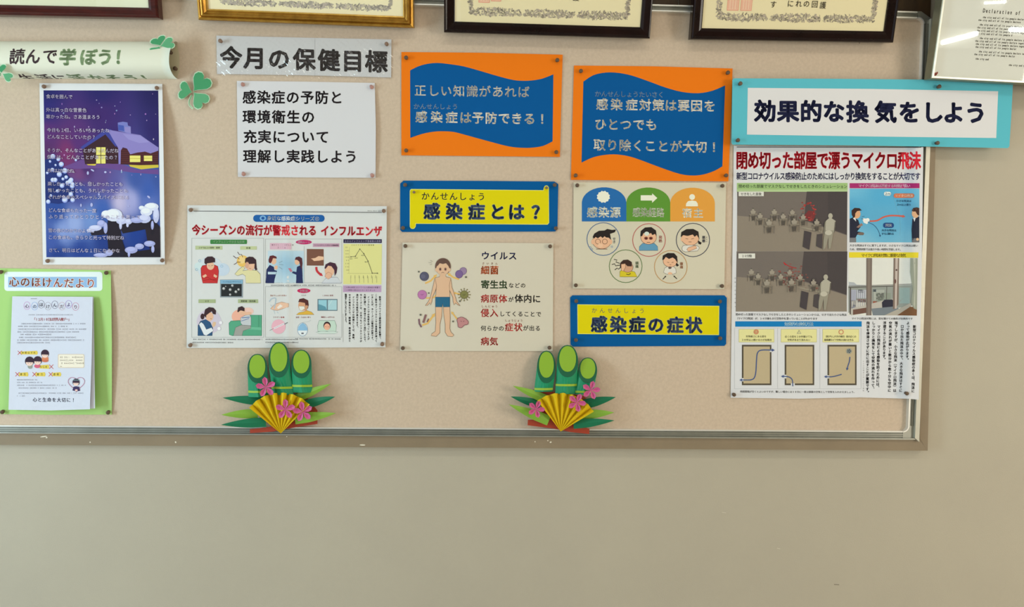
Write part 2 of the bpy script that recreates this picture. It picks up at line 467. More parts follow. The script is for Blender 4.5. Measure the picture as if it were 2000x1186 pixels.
# ================================================================== SETTING
XL, XR, YF, ZC = -2.42, 4.6, -3.2, 2.70
def struct(o): o['kind'] = 'structure'; return o
struct(boxmesh('wall_back', (XL-0.1, 0, -0.05), (XR+0.1, 0.12, ZC+0.05), M['plaster']))
wb = bpy.data.objects['wall_back']
struct(boxmesh('floor', (XL-0.1, YF-0.1, -0.08), (XR+0.1, 0.0, 0), M['floor']))
struct(boxmesh('ceiling', (XL-0.1, YF-0.1, ZC), (XR+0.1, 0.0, ZC+0.08), M['ceil']))
struct(boxmesh('wall_right', (XR, YF, 0), (XR+0.1, 0, ZC), M['plaster']))
def holed_wall(name, axis, a0, a1, fixed0, fixed1, holes):
    """a wall with window openings; axis 'x' = wall runs along x"""
    us = sorted({a0, a1, *[h[0] for h in holes], *[h[1] for h in holes]}); vs = sorted({0, ZC, *[h[2] for h in holes], *[h[3] for h in holes]})
    V = []; Fs = []
    for i in range(len(us)-1):
        for j in range(len(vs)-1):
            um, vm = (us[i]+us[i+1])/2, (vs[j]+vs[j+1])/2
            if any(h[0] < um < h[1] and h[2] < vm < h[3] for h in holes): continue
            n = len(V)
            for f in (fixed0, fixed1):
                for u, v in ((us[i], vs[j]), (us[i+1], vs[j]), (us[i+1], vs[j+1]), (us[i], vs[j+1])):
                    V.append((u, f, v) if axis == 'x' else (f, u, v))
            Fs += [(n, n+1, n+2, n+3), (n+7, n+6, n+5, n+4), (n, n+4, n+5, n+1), (n+1, n+5, n+6, n+2), (n+2, n+6, n+7, n+3), (n+3, n+7, n+4, n)]
    return struct(mkmesh(name, V, Fs, M['plaster']))
holed_wall('wall_left', 'y', YF, 0, XL-0.1, XL, [(-1.60, -0.80, 0.75, 2.2)])
holed_wall('wall_front', 'x', XL-0.1, XR+0.1, YF-0.1, YF, [(-2.25, -0.15, 0.85, 2.2), (3.3, 4.5, 0.75, 2.2)])
def window(name, axis, u0, u1, v0, v1, f0, f1, panes):
    fr = 0.04
    bars = [(u0, u1, v0, v0+fr), (u0, u1, v1-fr, v1), (u0, u0+fr, v0+fr, v1-fr), (u1-fr, u1, v0+fr, v1-fr)]
    for k in range(1, panes):
        u = u0+(u1-u0)*k/panes; bars.append((u-fr/2, u+fr/2, v0+fr, v1-fr))
    V = []; Fs = []
    for a, b_, c, d in bars:
        n = len(V)
        for f in (f0, f1):
            for u, v in ((a, c), (b_, c), (b_, d), (a, d)): V.append((u, f, v) if axis == 'x' else (f, u, v))
        Fs += [(n, n+1, n+2, n+3), (n+7, n+6, n+5, n+4), (n, n+4, n+5, n+1), (n+1, n+5, n+6, n+2), (n+2, n+6, n+7, n+3), (n+3, n+7, n+4, n)]
    return struct(mkmesh(name, V, Fs, M['alu']))
window('window_1', 'y', -1.60, -0.80, 0.75, 2.2, XL-0.09, XL-0.05, 1)
window('fill_window_2', 'x', -2.25, -0.15, 0.85, 2.2, YF-0.09, YF-0.05, 3)  # unseen opening, placed and widened to suit the front fill light
window('fill_window_3', 'x', 3.3, 4.5, 0.75, 2.2, YF-0.09, YF-0.05, 2)  # unseen opening, added for the warm fill light on the right
struct(boxmesh('baseboard_back', (XL, -0.015, 0), (XR, -0.0, 0.09), M['dark_panel']))

# short tube lamps on the far wall: the bright streaks mirrored in the silver frame's glass
for k, (xa_, xb2, za_, zb2) in enumerate(((2.72, 2.93, 2.07, 2.13), (3.12, 3.31, 2.155, 2.155), (2.94, 3.06, 2.30, 2.31))):
    cpt = np.array([(xa_+xb2)/2, YF, (za_+zb2)/2])
    r_ = empty('tube_lamp', cpt, 'glowing tube lamp mirrored in the silver frame glass, %s streak' % ('long left', 'short right', 'faint upper')[k], 'lamp', 'tube lamps on the far wall')
    ax_ = np.array([xb2-xa_, 0, zb2-za_]); L_ = np.linalg.norm(ax_); ax_ /= L_
    up_ = np.cross(ax_, np.array([0, 1., 0]))
    V_, F_ = lathe([(0, 0.010), (0.01, 0.015 if k < 2 else 0.007), (L_-0.01, 0.015 if k < 2 else 0.007), (L_, 0.010)], 10, np.array([xa_, YF+0.055, za_]), ax_, np.array([0, 1., 0]), up_)
    mkmesh('tube', V_, F_, M['tube'], r_)
    boxmesh('lamp_housing', (xa_-0.02, YF+0.0005, min(za_, zb2)-0.03), (xb2+0.02, YF+0.035, max(za_, zb2)+0.03), M['ceil'], r_, 0.004)

# dark boards above the pin board: separate vertical boards on the wall
zb = P(900, 2, 0.004)[2]
xb = P(1818, 20, 0.004)[0]
x = -1.6; k = 0
while x < xb-0.005:
    x2 = min(x+0.118, xb)
    boxmesh('wood_board', (x+0.001, -0.006, P(1500, 27, 0.0)[2]), (x2-0.001, -0.0002, 2.35), M['dark_panel'], wb, 0.0012)
    x = x2; k += 1

# paint scuffs on the plaster
dw = Draw(sheetmap(0.0), M['paper'], wb); dw.curved = False
dw.l([(1629, 1142), (1639, 1142.6)], 1.3, (120, 112, 98))
dw.l([(1518, 1071), (1524, 1072.5)], 1.0, (205, 200, 185))
dw.l([(1410, 1001), (1418, 1002)], 0.8, (205, 200, 185))
dw.done('scuff_mark')

# ------------------------------------------------------------------ pin board
DF, DS, DR = 0.0120, 0.0170, 0.0215      # felt, timber surround, aluminium rails
board = empty('pin_board', P(900, 870, 0), 'long beige felt pin board with aluminium rails and brown painted timber surround', 'notice board')
LX = -330
def yb(x, y0, y1760):      # lines along the board's foot
    return y0+(y1760-y0)*x/1760.0
pxprism('felt_panel', [(LX, -22), (1806, 33), (1778, 848), (LX, 833.5)], 0.001, DF, M['felt'], board)
# timber surround : foot and right side
pxprism('timber_surround', [(LX, yb(LX, 846.5, 858)), (1797, 858.5), (1811.8, 880.6), (LX, yb(LX, 869, 880.3))], 0.0003, DS, M['surround'], board)
pxprism('timber_surround', [(1817, 36), (1834, 36), (1811.8, 880.6), (1796.5, 858.5)], 0.0003, DS, M['surround'], board)
# aluminium foot rail: bright lip, groove, bright lip, dark seam
def strip(name, x0, x1, ya, yb_, d0, d1, mat, sh=(0, 0)):
    return pxprism(name, [(x0, yb(x0, *ya)), (x1, yb(x1, *ya)), (x1, yb(x1, *yb_)), (x0, yb(x0, *yb_))], d0, d1, mat, board)
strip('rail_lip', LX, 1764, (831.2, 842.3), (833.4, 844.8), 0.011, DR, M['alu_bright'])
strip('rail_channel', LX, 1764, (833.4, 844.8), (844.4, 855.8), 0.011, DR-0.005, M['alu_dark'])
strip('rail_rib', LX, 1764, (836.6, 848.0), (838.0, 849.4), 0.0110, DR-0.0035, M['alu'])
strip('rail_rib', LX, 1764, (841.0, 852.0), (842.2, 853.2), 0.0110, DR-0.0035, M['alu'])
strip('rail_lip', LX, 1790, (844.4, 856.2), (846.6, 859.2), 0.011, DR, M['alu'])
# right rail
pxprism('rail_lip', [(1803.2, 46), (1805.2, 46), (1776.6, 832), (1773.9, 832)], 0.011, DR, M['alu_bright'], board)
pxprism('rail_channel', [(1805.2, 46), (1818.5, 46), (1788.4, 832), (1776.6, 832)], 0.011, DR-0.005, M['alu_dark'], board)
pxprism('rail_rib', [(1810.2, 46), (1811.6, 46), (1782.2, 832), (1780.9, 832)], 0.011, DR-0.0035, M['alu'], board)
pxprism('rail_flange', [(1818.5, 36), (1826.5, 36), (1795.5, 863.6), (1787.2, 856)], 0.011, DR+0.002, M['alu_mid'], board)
# top rail
def ty(x): return 10.2+(x-840)*0.02695       # lower edge of the top rail
def tstrip(name, x0, x1, a, b_, d1, mat):
    return pxprism(name, [(x0, ty(x0)-a), (x1, ty(x1)-a), (x1, ty(x1)-b_), (x0, ty(x0)-b_)], 0.003, d1, mat, board)
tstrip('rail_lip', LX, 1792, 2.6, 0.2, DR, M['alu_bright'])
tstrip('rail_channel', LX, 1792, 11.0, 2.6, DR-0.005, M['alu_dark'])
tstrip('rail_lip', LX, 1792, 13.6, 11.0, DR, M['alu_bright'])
# left end, beyond the frame of the picture
pxprism('rail_lip', [(LX-2, -35), (LX+9, -35), (LX+9, 842), (LX-2, 842)], 0.003, DR, M['alu_mid'], board)
pxprism('timber_surround', [(LX-24, -35), (LX-2.5, -35), (LX-2.5, 867), (LX-24, 867)], 0.0003, DS, M['surround'], board)
# rounded corner pieces
def corner(name, cx, cy, sx, sy, r, mat_l, mat_c, outer):
    """quarter-round lip and plate; (cx,cy) centre of the inner round"""
    a = [(cx+sx*r*math.cos(t), cy+sy*r*math.sin(t)) for t in np.linspace(0, math.pi/2, 7)]
    b_ = [(cx+sx*(r+2.4)*math.cos(t), cy+sy*(r+2.4)*math.sin(t)) for t in np.linspace(0, math.pi/2, 7)]
    for i in range(6):
        pass
    V = []; Fs = []
    A = P(*np.array(a+b_).T, DR); B = A.copy(); B[:, 1] = -0.011; n = 14
    V = np.concatenate([A, B])
    for i in range(6):
        Fs += [(i, i+1, 8+i, 7+i), (i, i+1, n+i+1, n+i), (7+i, 8+i, n+8+i, n+7+i)]
    mkmesh('rail_corner_lip', V, Fs, mat_l, board)
    pxprism('rail_corner', b_+outer, 0.011, DR-0.0042, mat_c, board)
corner('c', 1763.5, 832, 1, 1, 10.6, M['alu_bright'], M['alu'], [(1763, 855.5), (1787.4, 857), (1788.4, 832)])
corner('c', 1793, 46, 1, -1, 10.6, M['alu_bright'], M['alu'], [(1792, 22), (1799.5, 22), (1818.5, 36), (1818.5, 46)])
db = Draw(sheetmap(DS), M['paper'], board); db.curved = False
for x, y, a, b_ in ((85, 853, 7, 1.6), (91, 855, 2, 2), (176, 864, 1.5, 2), (343, 864, 1.5, 3), (708, 869.5, 6, 2), (1070, 861, 1.5, 1.6), (1075.5, 864, 2.2, 2.2), (1045, 863, 1, 2), (560, 853, 1.2, 1.2)):
    db.e(x, y, a, b_*0.7, (222, 214, 196), rot=rng.uniform(-20, 20), n=7)
db.done('paint_chip')['kind'] = 'stuff'

# ================================================================== FRAMED CERTIFICATES
def frame(label, BL, BR, d0, tilt, H, profile, mats, thick, inner_w, paper_col, cat='picture frame'):
    A = P(BL[0], BL[1], d0); B_ = P(BR[0], BR[1], d0)
    W = math.hypot(BR[0]-BL[0], BR[1]-BL[1]); U = (B_-A); s = np.linalg.norm(U)/W; U /= np.linalg.norm(U)
    V = np.array([0, -math.sin(tilt), math.cos(tilt)]); V -= U*V.dot(U); V /= np.linalg.norm(V); Nn = np.cross(U, V)
    def mp(x, y, n):
        x = np.asarray(x, float)[..., None]; y = np.asarray(y, float)[..., None]; n = np.asarray(n, float)
        n = n[..., None] if n.ndim else n
        return A+U*x*s-V*y*s+Nn*n
    root = empty('certificate_frame', mp(W/2, 0, -thick), label, cat, 'framed certificates along the top')
    for (name, prof, mat) in profile:
        VV = []; Fs = []
        for w_, h in prof:
            for x, y in ((w_, -w_), (W-w_, -w_), (W-w_, -H+w_), (w_, -H+w_)): VV.append(mp(x, y, h))
        for j in range(len(prof)-1):
            for i in range(4): Fs.append((j*4+i, j*4+(i+1) % 4, (j+1)*4+(i+1) % 4, (j+1)*4+i))
        mkmesh(name, np.array(VV), Fs, M[mat], root)
    # backing board
    i0 = 2
    VV = [mp(x, y, h) for h in (-0.009, -thick+0.001) for x, y in ((i0, -i0), (W-i0, -i0), (W-i0, -H+i0), (i0, -H+i0))]
    mkmesh('backing_board', np.array(VV), [(0, 1, 2, 3), (7, 6, 5, 4), (0, 4, 5, 1), (1, 5, 6, 2), (2, 6, 7, 3), (3, 7, 4, 0)], M['dark_panel'], root)
    a = inner_w
    q = [(a-1, -a+1), (W-a+1, -a+1), (W-a+1, -H+a-1), (a-1, -H+a-1)]
    slab('certificate_paper', q, lambda x, y, n: mp(x, y, np.zeros_like(np.asarray(x, float))-0.0075+n), M['paper'], root, paper_col, 0.0004, 60)
    d = Draw(lambda x, y, n: mp(x, y, np.zeros_like(np.asarray(x, float))-0.0075+n), M['paper'], root, None, 60)
    d.W = W; d.H = H; d.mp = mp
    return root, d
def glass(root, d, a, n=-0.004):
    q = [(a-1, -a+1), (d.W-a+1, -a+1), (d.W-a+1, -d.H+a-1), (a-1, -d.H+a-1)]
    VV = [d.mp(x, y, h) for h in (n,) for x, y in q]
    return mkmesh('glass_pane', np.array(VV), [(0, 1, 2, 3)], M['glass'], root)
def hooks(lst, nm):
    for i, (x, y, side) in enumerate(lst):
        c = P(x, y, 0)
        base = DF if y > 36 or x < 1750 else 0.0
        V_, F_ = lathe([(0, 0.0012), (0.014, 0.0012), (0.0142, 0.0030), (0.0155, 0.0030), (0.0162, 0.0016)], 8, np.array([c[0], -DF, c[2]]), np.array([0, -1., 0]), np.array([1., 0, 0]), np.array([0, 0, 1.]))
        o = mkmesh('support_nail', V_, F_, M['hook'], None, origin=np.array([c[0], -DF, c[2]]))
        tagged(o, 'small dark nail under the %s end of the %s' % (side, nm), 'nail', 'nails under the framed certificates')

def leafy(d, x0, y0, x1, y1, th, horizontal=True, col=((160, 150, 134), (176, 166, 150), (136, 128, 114), (184, 170, 156), (192, 182, 156))):
    L = (x1-x0) if horizontal else (y1-y0); n = int(abs(L)/0.62)
    for i in range(n):
        t = (i+0.5)/n
        if horizontal:
            ph = (t*3) % 1.0
            h = th*(0.62+0.38*abs(math.sin(ph*math.pi)))
            if ph < 0.03 or ph > 0.97: continue
            cx, cy = x0+L*t+rng.uniform(-1, 1), (y0+y1)/2+rng.uniform(-h, h)*0.42
        else:
            cx, cy = (x0+x1)/2+rng.uniform(-th, th)*0.4, y0+L*t+rng.uniform(-1, 1)
        d.L = 1+i % 4
        d.e(cx, cy, rng.uniform(2.0, 4.0), rng.uniform(0.8, 1.7), rng.choice(col), rot=rng.uniform(0, 180), n=7)
    d.L = 5
def dark_prof(rw, T):
    return [('moulding', [(0, -T), (0, -0.004), (1.2, -0.001), (3.5, 0.0), (6.0, -0.0016), (rw-6, -0.0030), (rw-2, -0.0042), (rw, -0.0062), (rw, -0.0085)], None)]
T = 0.024
# 1 mahogany, upper left
pr = dark_prof(20, T); pr = [(a, b_, 'mahogany') for a, b_, _ in pr]
r1, d1 = frame('mahogany framed blank-looking certificate at the upper left corner', (-118, 26.5), (309, 35), DF+T+0.006, 0.15, 310, pr, None, T, 20, (224, 226, 196))
glass(r1, d1, 20)
hooks([(235, 38.5, 'right')], 'mahogany framed certificate at the upper left')
# 2 gold
pr = [('outer_moulding', [(0, -T), (0, -0.006), (1.5, -0.003), (4.5, -0.0015), (6.5, -0.003)], 'gold'),
      ('moulding', [(6.5, -0.003), (8, 0.0005), (10.5, 0.0012), (13, -0.0025), (17, -0.0055)], 'gold'),
      ('inner_lip', [(17, -0.0055), (18.5, -0.0038), (20.5, -0.0045), (21.5, -0.0085)], 'gold_bright')]
r2, d2 = frame('ornate gold framed certificate second from the left', (386, 38.5), (807.6, 54.5), DF+T+0.006, 0.27, 310, pr, None, T, 21.5, (240, 226, 184))
leafy(d2, 44, -35, 378, -35, 13)
leafy(d2, 44, -270, 47, -38, 6, False); leafy(d2, 375, -270, 378, -38, 6, False)
d2.done('leaf_border')['kind'] = 'stuff'
VV = []; FF = []; nn = 0
for i in range(150):           # beads along the outer edge
    for side in (0, 1, 2):
        if side == 1: x, y = 1.2+i*(d2.W-2.4)/149, -1.8
        else:
            y = -1.8-i*(310-3)/149; x = 1.4 if side == 0 else d2.W-1.4
        c = d2.mp(x, y, -0.0035); ex = d2.mp(x+1, y, -0.0035)-c; ey = d2.mp(x, y-1, -0.0035)-c; ez = np.cross(ex, ey); ez *= 1/np.linalg.norm(ez)*0.0013
        pts = [c+ez]+[c+ex*1.05*math.cos(t)+ey*0.85*math.sin(t) for t in np.linspace(0, 2*math.pi, 7)[:-1]]
        VV += pts; FF += [(nn, nn+1+j, nn+1+(j+1) % 6) for j in range(6)]; nn += 7
bo = mkmesh('bead_edge', np.array(VV), FF, M['gold_bright'], r2, smooth=True); bo['kind'] = 'stuff'
glass(r2, d2, 21.5)
hooks([(491, 45.5, 'left'), (700, 54, 'right')], 'gold framed certificate')
# 3 dark
pr = [(a, b_, 'black_lacquer') for a, b_, _ in dark_prof(20.5, T)]
r3, d3 = frame('dark brown framed certificate third from the left, above the first orange poster', (867, 63), (1270, 75.3), DF+T+0.006, 0.26, 310, pr, None, T, 20.5, (236, 224, 184))
leafy(d3, 46, -40, 362, -40, 17)
leafy(d3, 46, -270, 56, -44, 9, False); leafy(d3, 350, -270, 362, -44, 9, False)
d3.done('leaf_border')['kind'] = 'stuff'
def seal(d, x, y, s):
    d.r(x, y, x+s, y+s, (240, 196, 170)); d.box(x+1, y+1, x+s-1, y+s-1, 1.1, (230, 156, 132))
    for k in range(4):
        d.l([(x+3+k*(s-5)/3.4, y+3), (x+3+k*(s-5)/3.4, y+s-3)], 0.9, (232, 164, 142))
for k in range(3): d3.l([(x_, y_) for x_, y_ in ((0, 0), (1, 0))], 0.01, (232, 164, 142))
seal(d3, 66, -78, 22); d3.done('red_seal'); seal(d3, 90, -79, 20)
d3.done('red_seal')
ink = (58, 50, 38)
for s_, x_, yb_ in (('証します', 157, -66), ('ために', 189, -68), ('この', 189, -118), ('すぐれ', 206, -68), ('トの', 223, -69), ('マーク', 223, -112), ('回', 237, -66), ('保', 237, -84), ('養護', 254, -65)):
    d3.TV(s_, x_, yb_-len(s_)*14.5, yb_+2, 13.5, ink, 0.006, 0.95)
d3.done('brush_lettering')
glass(r3, d3, 20.5)
hooks([(963, 67, 'left'), (1191.5, 75.5, 'right')], 'third framed certificate')
# 4 dark
r4, d4 = frame('dark brown framed certificate second from the right, two red seals on it', (1350, 76.3), (1746, 83), DF+T+0.006, 0.22, 310, pr, None, T, 20.5, (236, 224, 184))
leafy(d4, 45, -42, 356, -42, 17)
leafy(d4, 45, -270, 57, -46, 10, False); leafy(d4, 346, -270, 358, -46, 10, False)
d4.done('leaf_border')['kind'] = 'stuff'
seal(d4, 66, -76, 23); d4.done('red_seal'); seal(d4, 92, -75, 22); d4.done('red_seal')
for s_, x_, yb_ in (('証します', 155, -60), ('ために', 188, -62), ('すぐれ', 204, -62), ('トの', 219, -62), ('回', 235, -61), ('・', 236, -80), ('養護', 251, -60), ('殿', 284, -76)):
    d4.TV(s_, x_, yb_-len(s_)*14.5, yb_+2, 13.5, ink, 0.006, 0.95)
d4.done('brush_lettering')
glass(r4, d4, 20.5)
hooks([(1415, 80, 'left'), (1673, 87, 'right')], 'framed certificate with two red seals')
# 5 silver frame with an English declaration
pr = [('side_moulding', [(0, -0.026), (0, -0.0012), (1.0, 0.0)], 'olive_metal'),
      ('moulding', [(1.0, 0.0), (1.8, 0.0012), (4.4, 0.0012), (5.2, 0.0), (5.2, -0.008)], 'silver')]
r5, d5 = frame('thin silver framed typed declaration hanging at the upper right corner', (1818.5, 153.5), (2178, 173), DF+0.020+0.026, 0.13, 520, pr, None, 0.026, 5.2, (220, 222, 216), 'picture frame')
d5.z(0, 0, 1)
def L5(x0, x1, y, h=3.2, dx=2.2): d5.greek(x0, y, x1, y, h, (120, 116, 104), 0.1)
d5.T('Declaration of Ideals as a City', 84, -129, 246, -127, 10, (84, 80, 72), -0.03, 0.62)
y = -117
for k, (a, b_) in enumerate(((86, 250), (78, 160), (0, 0), (82, 250), (78, 250), (78, 250), (78, 148), (0, 0), (86, 250), (78, 250), (80, 250), (80, 160), (0, 0), (88, 250), (80, 160), (0, 0), (84, 112), (0, 0), (150, 240))):
    step = 5.4 if (b_) else 2.6
    if b_: d5.T('the city and all of its people declare together in their hope for our future life'[:int((b_-a)/2.15)], a, y, b_, y, 4.8, (84, 80, 72), -0.05, 0.66)
    y += step
d5.done('typed_lettering')
pp = d5.mp(np.array([11.]), np.array([-9.]), np.array([-0.0068]))
d5.e(11, -9.5, 3.6, 3.0, (120, 48, 40), rot=-30, n=9); d5.e(14, -12, 1.6, 2.2, (140, 60, 50), n=7); d5.done('red_mark')
glass(r5, d5, 5.2)

# ================================================================== PAPERS ON THE BOARD
BLK = (34, 28, 32)
def bulge_r(x0, x1, y0, y1, h, p=2.0):
    def f(x, y):
        u = np.clip((x-x0)/(x1-x0), 0, 1); v = np.clip((y-y0)/(y1-y0), 0, 1)
        return h*u**p*np.sin(math.pi*v)**0.8
    return f
# ---- snow night poem poster
d = sheet('snow_poem_poster', 'white bordered poster of a snowy cabin night with a poem, left side of the board', 'poster',
          [(77, 162.6), (200, 163.2), (317, 164), (320, 340), (322, 516.8), (200, 517.5), (84, 517), (80, 340)], (224, 224, 226), 0.0135,
          bulge_r(110, 322, 164, 517, 0.019, 2.2), 0.0002)
sky = blend([(0, 0, (32, 32, 100)), (.5, 0, (38, 30, 100)), (1, 0, (34, 28, 88)), (0, .12, (40, 34, 112)), (.5, .15, (60, 34, 104)), (1, .25, (42, 30, 96)),
             (0, .25, (88, 40, 112)), (.3, .3, (84, 42, 112)), (.2, .38, (118, 44, 100)), (0, .36, (84, 40, 96)), (.6, .3, (56, 34, 106)), (.35, .45, (70, 38, 100)),
             (0, .5, (40, 48, 110)), (.3, .5, (110, 62, 120)), (.5, .52, (92, 70, 132)), (.8, .53, (60, 84, 156)), (1, .53, (56, 80, 150)),
             (.3, .6, (62, 72, 146)), (.6, .58, (84, 80, 150)), (.9, .6, (58, 88, 166)), (.65, .66, (190, 180, 212)), (.75, .66, (160, 160, 208)), (.9, .67, (90, 110, 180)),
             (.1, .72, (40, 72, 150)), (.5, .72, (58, 92, 170)), (.25, .80, (146, 164, 214)), (.15, .84, (130, 150, 206)), (.4, .78, (110, 140, 200)), (.05, .9, (60, 84, 160)),
             (.5, .9, (30, 56, 130)), (.1, 1, (28, 56, 130)), (.6, 1, (22, 40, 110)), (.3, .97, (34, 62, 140)), (.8, .86, (26, 58, 138)), (.9, .92, (24, 44, 116))], 3.4)
V0 = (85, 176.5); V1 = (309, 177); V2_ = (313.5, 502.6); V3_ = (90.6, 502.6)
u, v = np.meshgrid(np.linspace(0, 1, 33), np.linspace(0, 1, 49)); u = u.ravel(); v = v.ravel()
A0 = np.array(V0)*(1-u)[:, None]+np.array(V1)*u[:, None]; A1 = np.array(V3_)*(1-u)[:, None]+np.array(V2_)*u[:, None]
PP = A0*(1-v)[:, None]+A1*v[:, None]; cc = sky(u, v)
d.add(PP, [(j*33+i, j*33+i+1, (j+1)*33+i+1, (j+1)*33+i) for j in range(48) for i in range(32)], lambda q: alb(cc), cutit=False)
d.z(60, 150, .18)
W_ = (176, 164, 214)
for k in range(46):
    x_, y_ = rng.uniform(160, 1370), rng.uniform(170, 1150); d.L = 2
    d.e(x_, y_, rng.uniform(3, 9), rng.uniform(4, 12), (128+rng.randrange(60), 112+rng.randrange(60), 190), n=7)
d.L = 3
d.p([(550, 900), (700, 880), (830, 930), (990, 950), (1160, 1010), (1385, 1005), (1388, 1060), (1100, 1040), (800, 990), (500, 1000), (330, 990)], (104, 70, 136))
d.p([(590, 935), (640, 915), (720, 935), (700, 965), (620, 960)], (208, 186, 70))
d.p([(1050, 935), (1150, 915), (1250, 925), (1385, 930), (1388, 985), (1200, 1005), (1080, 975)], (206, 184, 62))
d.p([(560, 770), (810, 605), (930, 760), (950, 780), (950, 945), (830, 940), (590, 950)], (58, 30, 40))
for k in range(8): d.l([(600, 790+k*22), (945, 790+k*22)], 3, (82, 42, 44)); d.L -= 1
d.L += 1
d.p([(960, 775), (1385, 770), (1386, 955), (1180, 960), (975, 950)], (70, 28, 34))
for k in range(7): d.l([(975, 800+k*22), (1380, 800+k*22)], 3, (112, 48, 44)); d.L -= 1
d.L += 1
d.p([(945, 498), (1000, 488), (1050, 495), (1055, 530), (1085, 540), (1088, 620), (950, 585)], (118, 122, 190))
d.p([(950, 520), (1010, 530), (1015, 590), (950, 580)], (70, 86, 168)); d.p([(1020, 545), (1085, 545), (1086, 612), (1022, 600)], (142, 132, 192))
d.p([(820, 568), (540, 765), (565, 785), (810, 625), (920, 760), (960, 730), (940, 650), (870, 570)], (62, 66, 148))
d.p([(815, 568), (900, 585), (1060, 612), (1190, 632), (1300, 710), (1386, 768), (1384, 802), (1300, 832), (1240, 812), (1160, 822), (1080, 842), (1045, 780), (1000, 765), (978, 800), (975, 945), (955, 950), (948, 770), (905, 700), (860, 620)], (138, 126, 190))
d.p([(1000, 620), (1190, 640), (1290, 710), (1180, 720), (1060, 680)], (150, 140, 200))
for (a, b_, c, e_) in ((710, 765, 812, 850), (710, 858, 812, 942), (1075, 855, 1190, 926), (1228, 856, 1318, 915)): d.r(a, b_, c, e_, (232, 220, 120))
d.L += 1
d.r(757, 765, 764, 942, (80, 60, 40)); d.r(1075, 885, 1190, 890, (190, 170, 60)); d.r(1228, 882, 1318, 887, (190, 170, 60))
d.p([(155, 900), (260, 880), (330, 960), (400, 1060), (470, 1160), (480, 1340), (300, 1380), (160, 1360)], (30, 46, 112))
for (x_, y_, r_) in ((240, 865, 28), (300, 895, 22), (332, 950, 28), (270, 960, 12), (210, 920, 14), (235, 1010, 22), (310, 1060, 28), (370, 1020, 30), (265, 1120, 26), (350, 1110, 16), (385, 1090, 20), (438, 1120, 26), (400, 1150, 24), (455, 1165, 22), (340, 1181, 26), (450, 1186, 26), (430, 1136, 30), (435, 1276, 25), (370, 1336, 32), (455, 1337, 26), (190, 1356, 24), (240, 1121, 26), (180, 1045, 14), (290, 1240, 18), (220, 1290, 14), (490, 905, 14)):
    d.L = 30; d.e(x_, y_, r_, r_, (150, 164, 226), n=12); d.e(x_-3, y_-5, r_*.75, r_*.72, (206, 214, 244), n=10)
for (x_, y_, a, b_, rt_) in ((670, 1015, 22, 9, 30), (810, 1035, 14, 12, 0), (620, 1045, 12, 20, 0), (985, 1020, 6, 14, 0), (1280, 1305, 20, 10, 40), (660, 1390, 14, 22, 0), (545, 1395, 9, 18, 0), (1060, 1405, 9, 8, 0), (740, 1275, 10, 12, 0)):
    d.L = 30; d.e(x_, y_, a, b_, (178, 180, 224), rot=rt_, n=8)
d.z(60, 350, .18); d.L = 32
d.p([(835, 450), (960, 450), (985, 640), (1050, 848), (850, 848), (832, 640)], (32, 24, 36))
d.p([(950, 500), (1100, 450), (1330, 440), (1402, 520), (1404, 640), (1300, 600), (1240, 545), (1000, 590)], (32, 24, 36))
d.p([(1240, 520), (1402, 540), (1406, 848), (1330, 848), (1270, 700)], (38, 28, 38))
d.p([(1010, 800), (1400, 750), (1406, 848), (1000, 848)], (30, 24, 34)); d.p([(640, 560), (830, 525), (835, 600), (660, 612)], (34, 28, 44))
d.p([(690, 830), (1010, 780), (1010, 848), (700, 848)], (30, 26, 44))
for (x_, y_, a, b_, c) in ((900, 390, 95, 70, 0), (820, 380, 55, 42, 0), (985, 450, 60, 42, 1), (1060, 460, 40, 32, 1), (1150, 445, 75, 32, 2), (1235, 430, 68, 48, 1), (1310, 300, 78, 44, 0), (1255, 355, 66, 48, 0), (1205, 312, 33, 24, 0), (1360, 390, 34, 88, 1), (700, 530, 70, 32, 1), (650, 556, 45, 22, 1), (765, 482, 46, 38, 2), (812, 530, 22, 62, 2), (975, 500, 16, 46, 1), (1050, 500, 14, 22, 1), (1320, 500, 16, 50, 2), (1090, 770, 70, 38, 2), (1180, 730, 50, 32, 2), (1290, 700, 62, 32, 2), (760, 825, 80, 24, 2), (850, 800, 42, 34, 2), (1325, 760, 18, 40, 2), (1066, 812, 14, 34, 2)):
    cs_ = ((214, 216, 234), (190, 192, 226), (160, 164, 212))[c]; d.L = 44; d.e(x_, y_, a, b_, cs_, n=14); d.e(x_-a*.1, y_-b_*.25, a*.7, b_*.6, tuple(min(255, q+16) for q in cs_), n=12)
d.done('night_picture')
d.z(60, 150, .18); d.L = 60
tcol = (226, 214, 236); eh = 50
for s_, x0, x1, y_ in (('食卓を囲んで', 165, 455, 212), ('外は真っ白な雪景色', 165, 607, 357), ('寒かったね。さあ温まろう', 165, 755, 432), ('今日も１日、いろいろあったね', 175, 855, 578), ('どんなことしていたの？', 175, 708, 650),
                       ('そうか、そんなことがあったんだね', 175, 955, 797), ('僕には、どんなことがあったの？', 175, 950, 870), ('それはよかったね。', 178, 500, 1016), ('楽しかったことも、悲しかったことも', 183, 1002, 1160),
                       ('悔しかったことも、うれしかったことも', 185, 1055, 1232), ('それが食卓のスペシャルスパイスになる', 185, 1065, 1305), ('どんな食卓もたった一度', 190, 712, 1448), ('ふり返ってひとりひとりのことを思って', 190, 1195, 1518),
                       ('雪の夜のひかりのように', 190, 690, 1667), ('この食卓も、きらりと光って特別だね', 190, 1015, 1742), ('さて、明日はどんな１日になるかな', 193, 970, 1882)):
    d.T(s_, x0, y_, x1, y_+6, eh*0.96, tcol, 0.022)
d.done('poem_lettering')
pins(d, 'snowy cabin poster', [(87, 169, 'upper left corner'), (306.6, 171.6, 'upper right corner'), (94, 508.5, 'lower left corner'), (317, 507.5, 'lower right corner')], 'pin_brown', (0.25, 0.35))

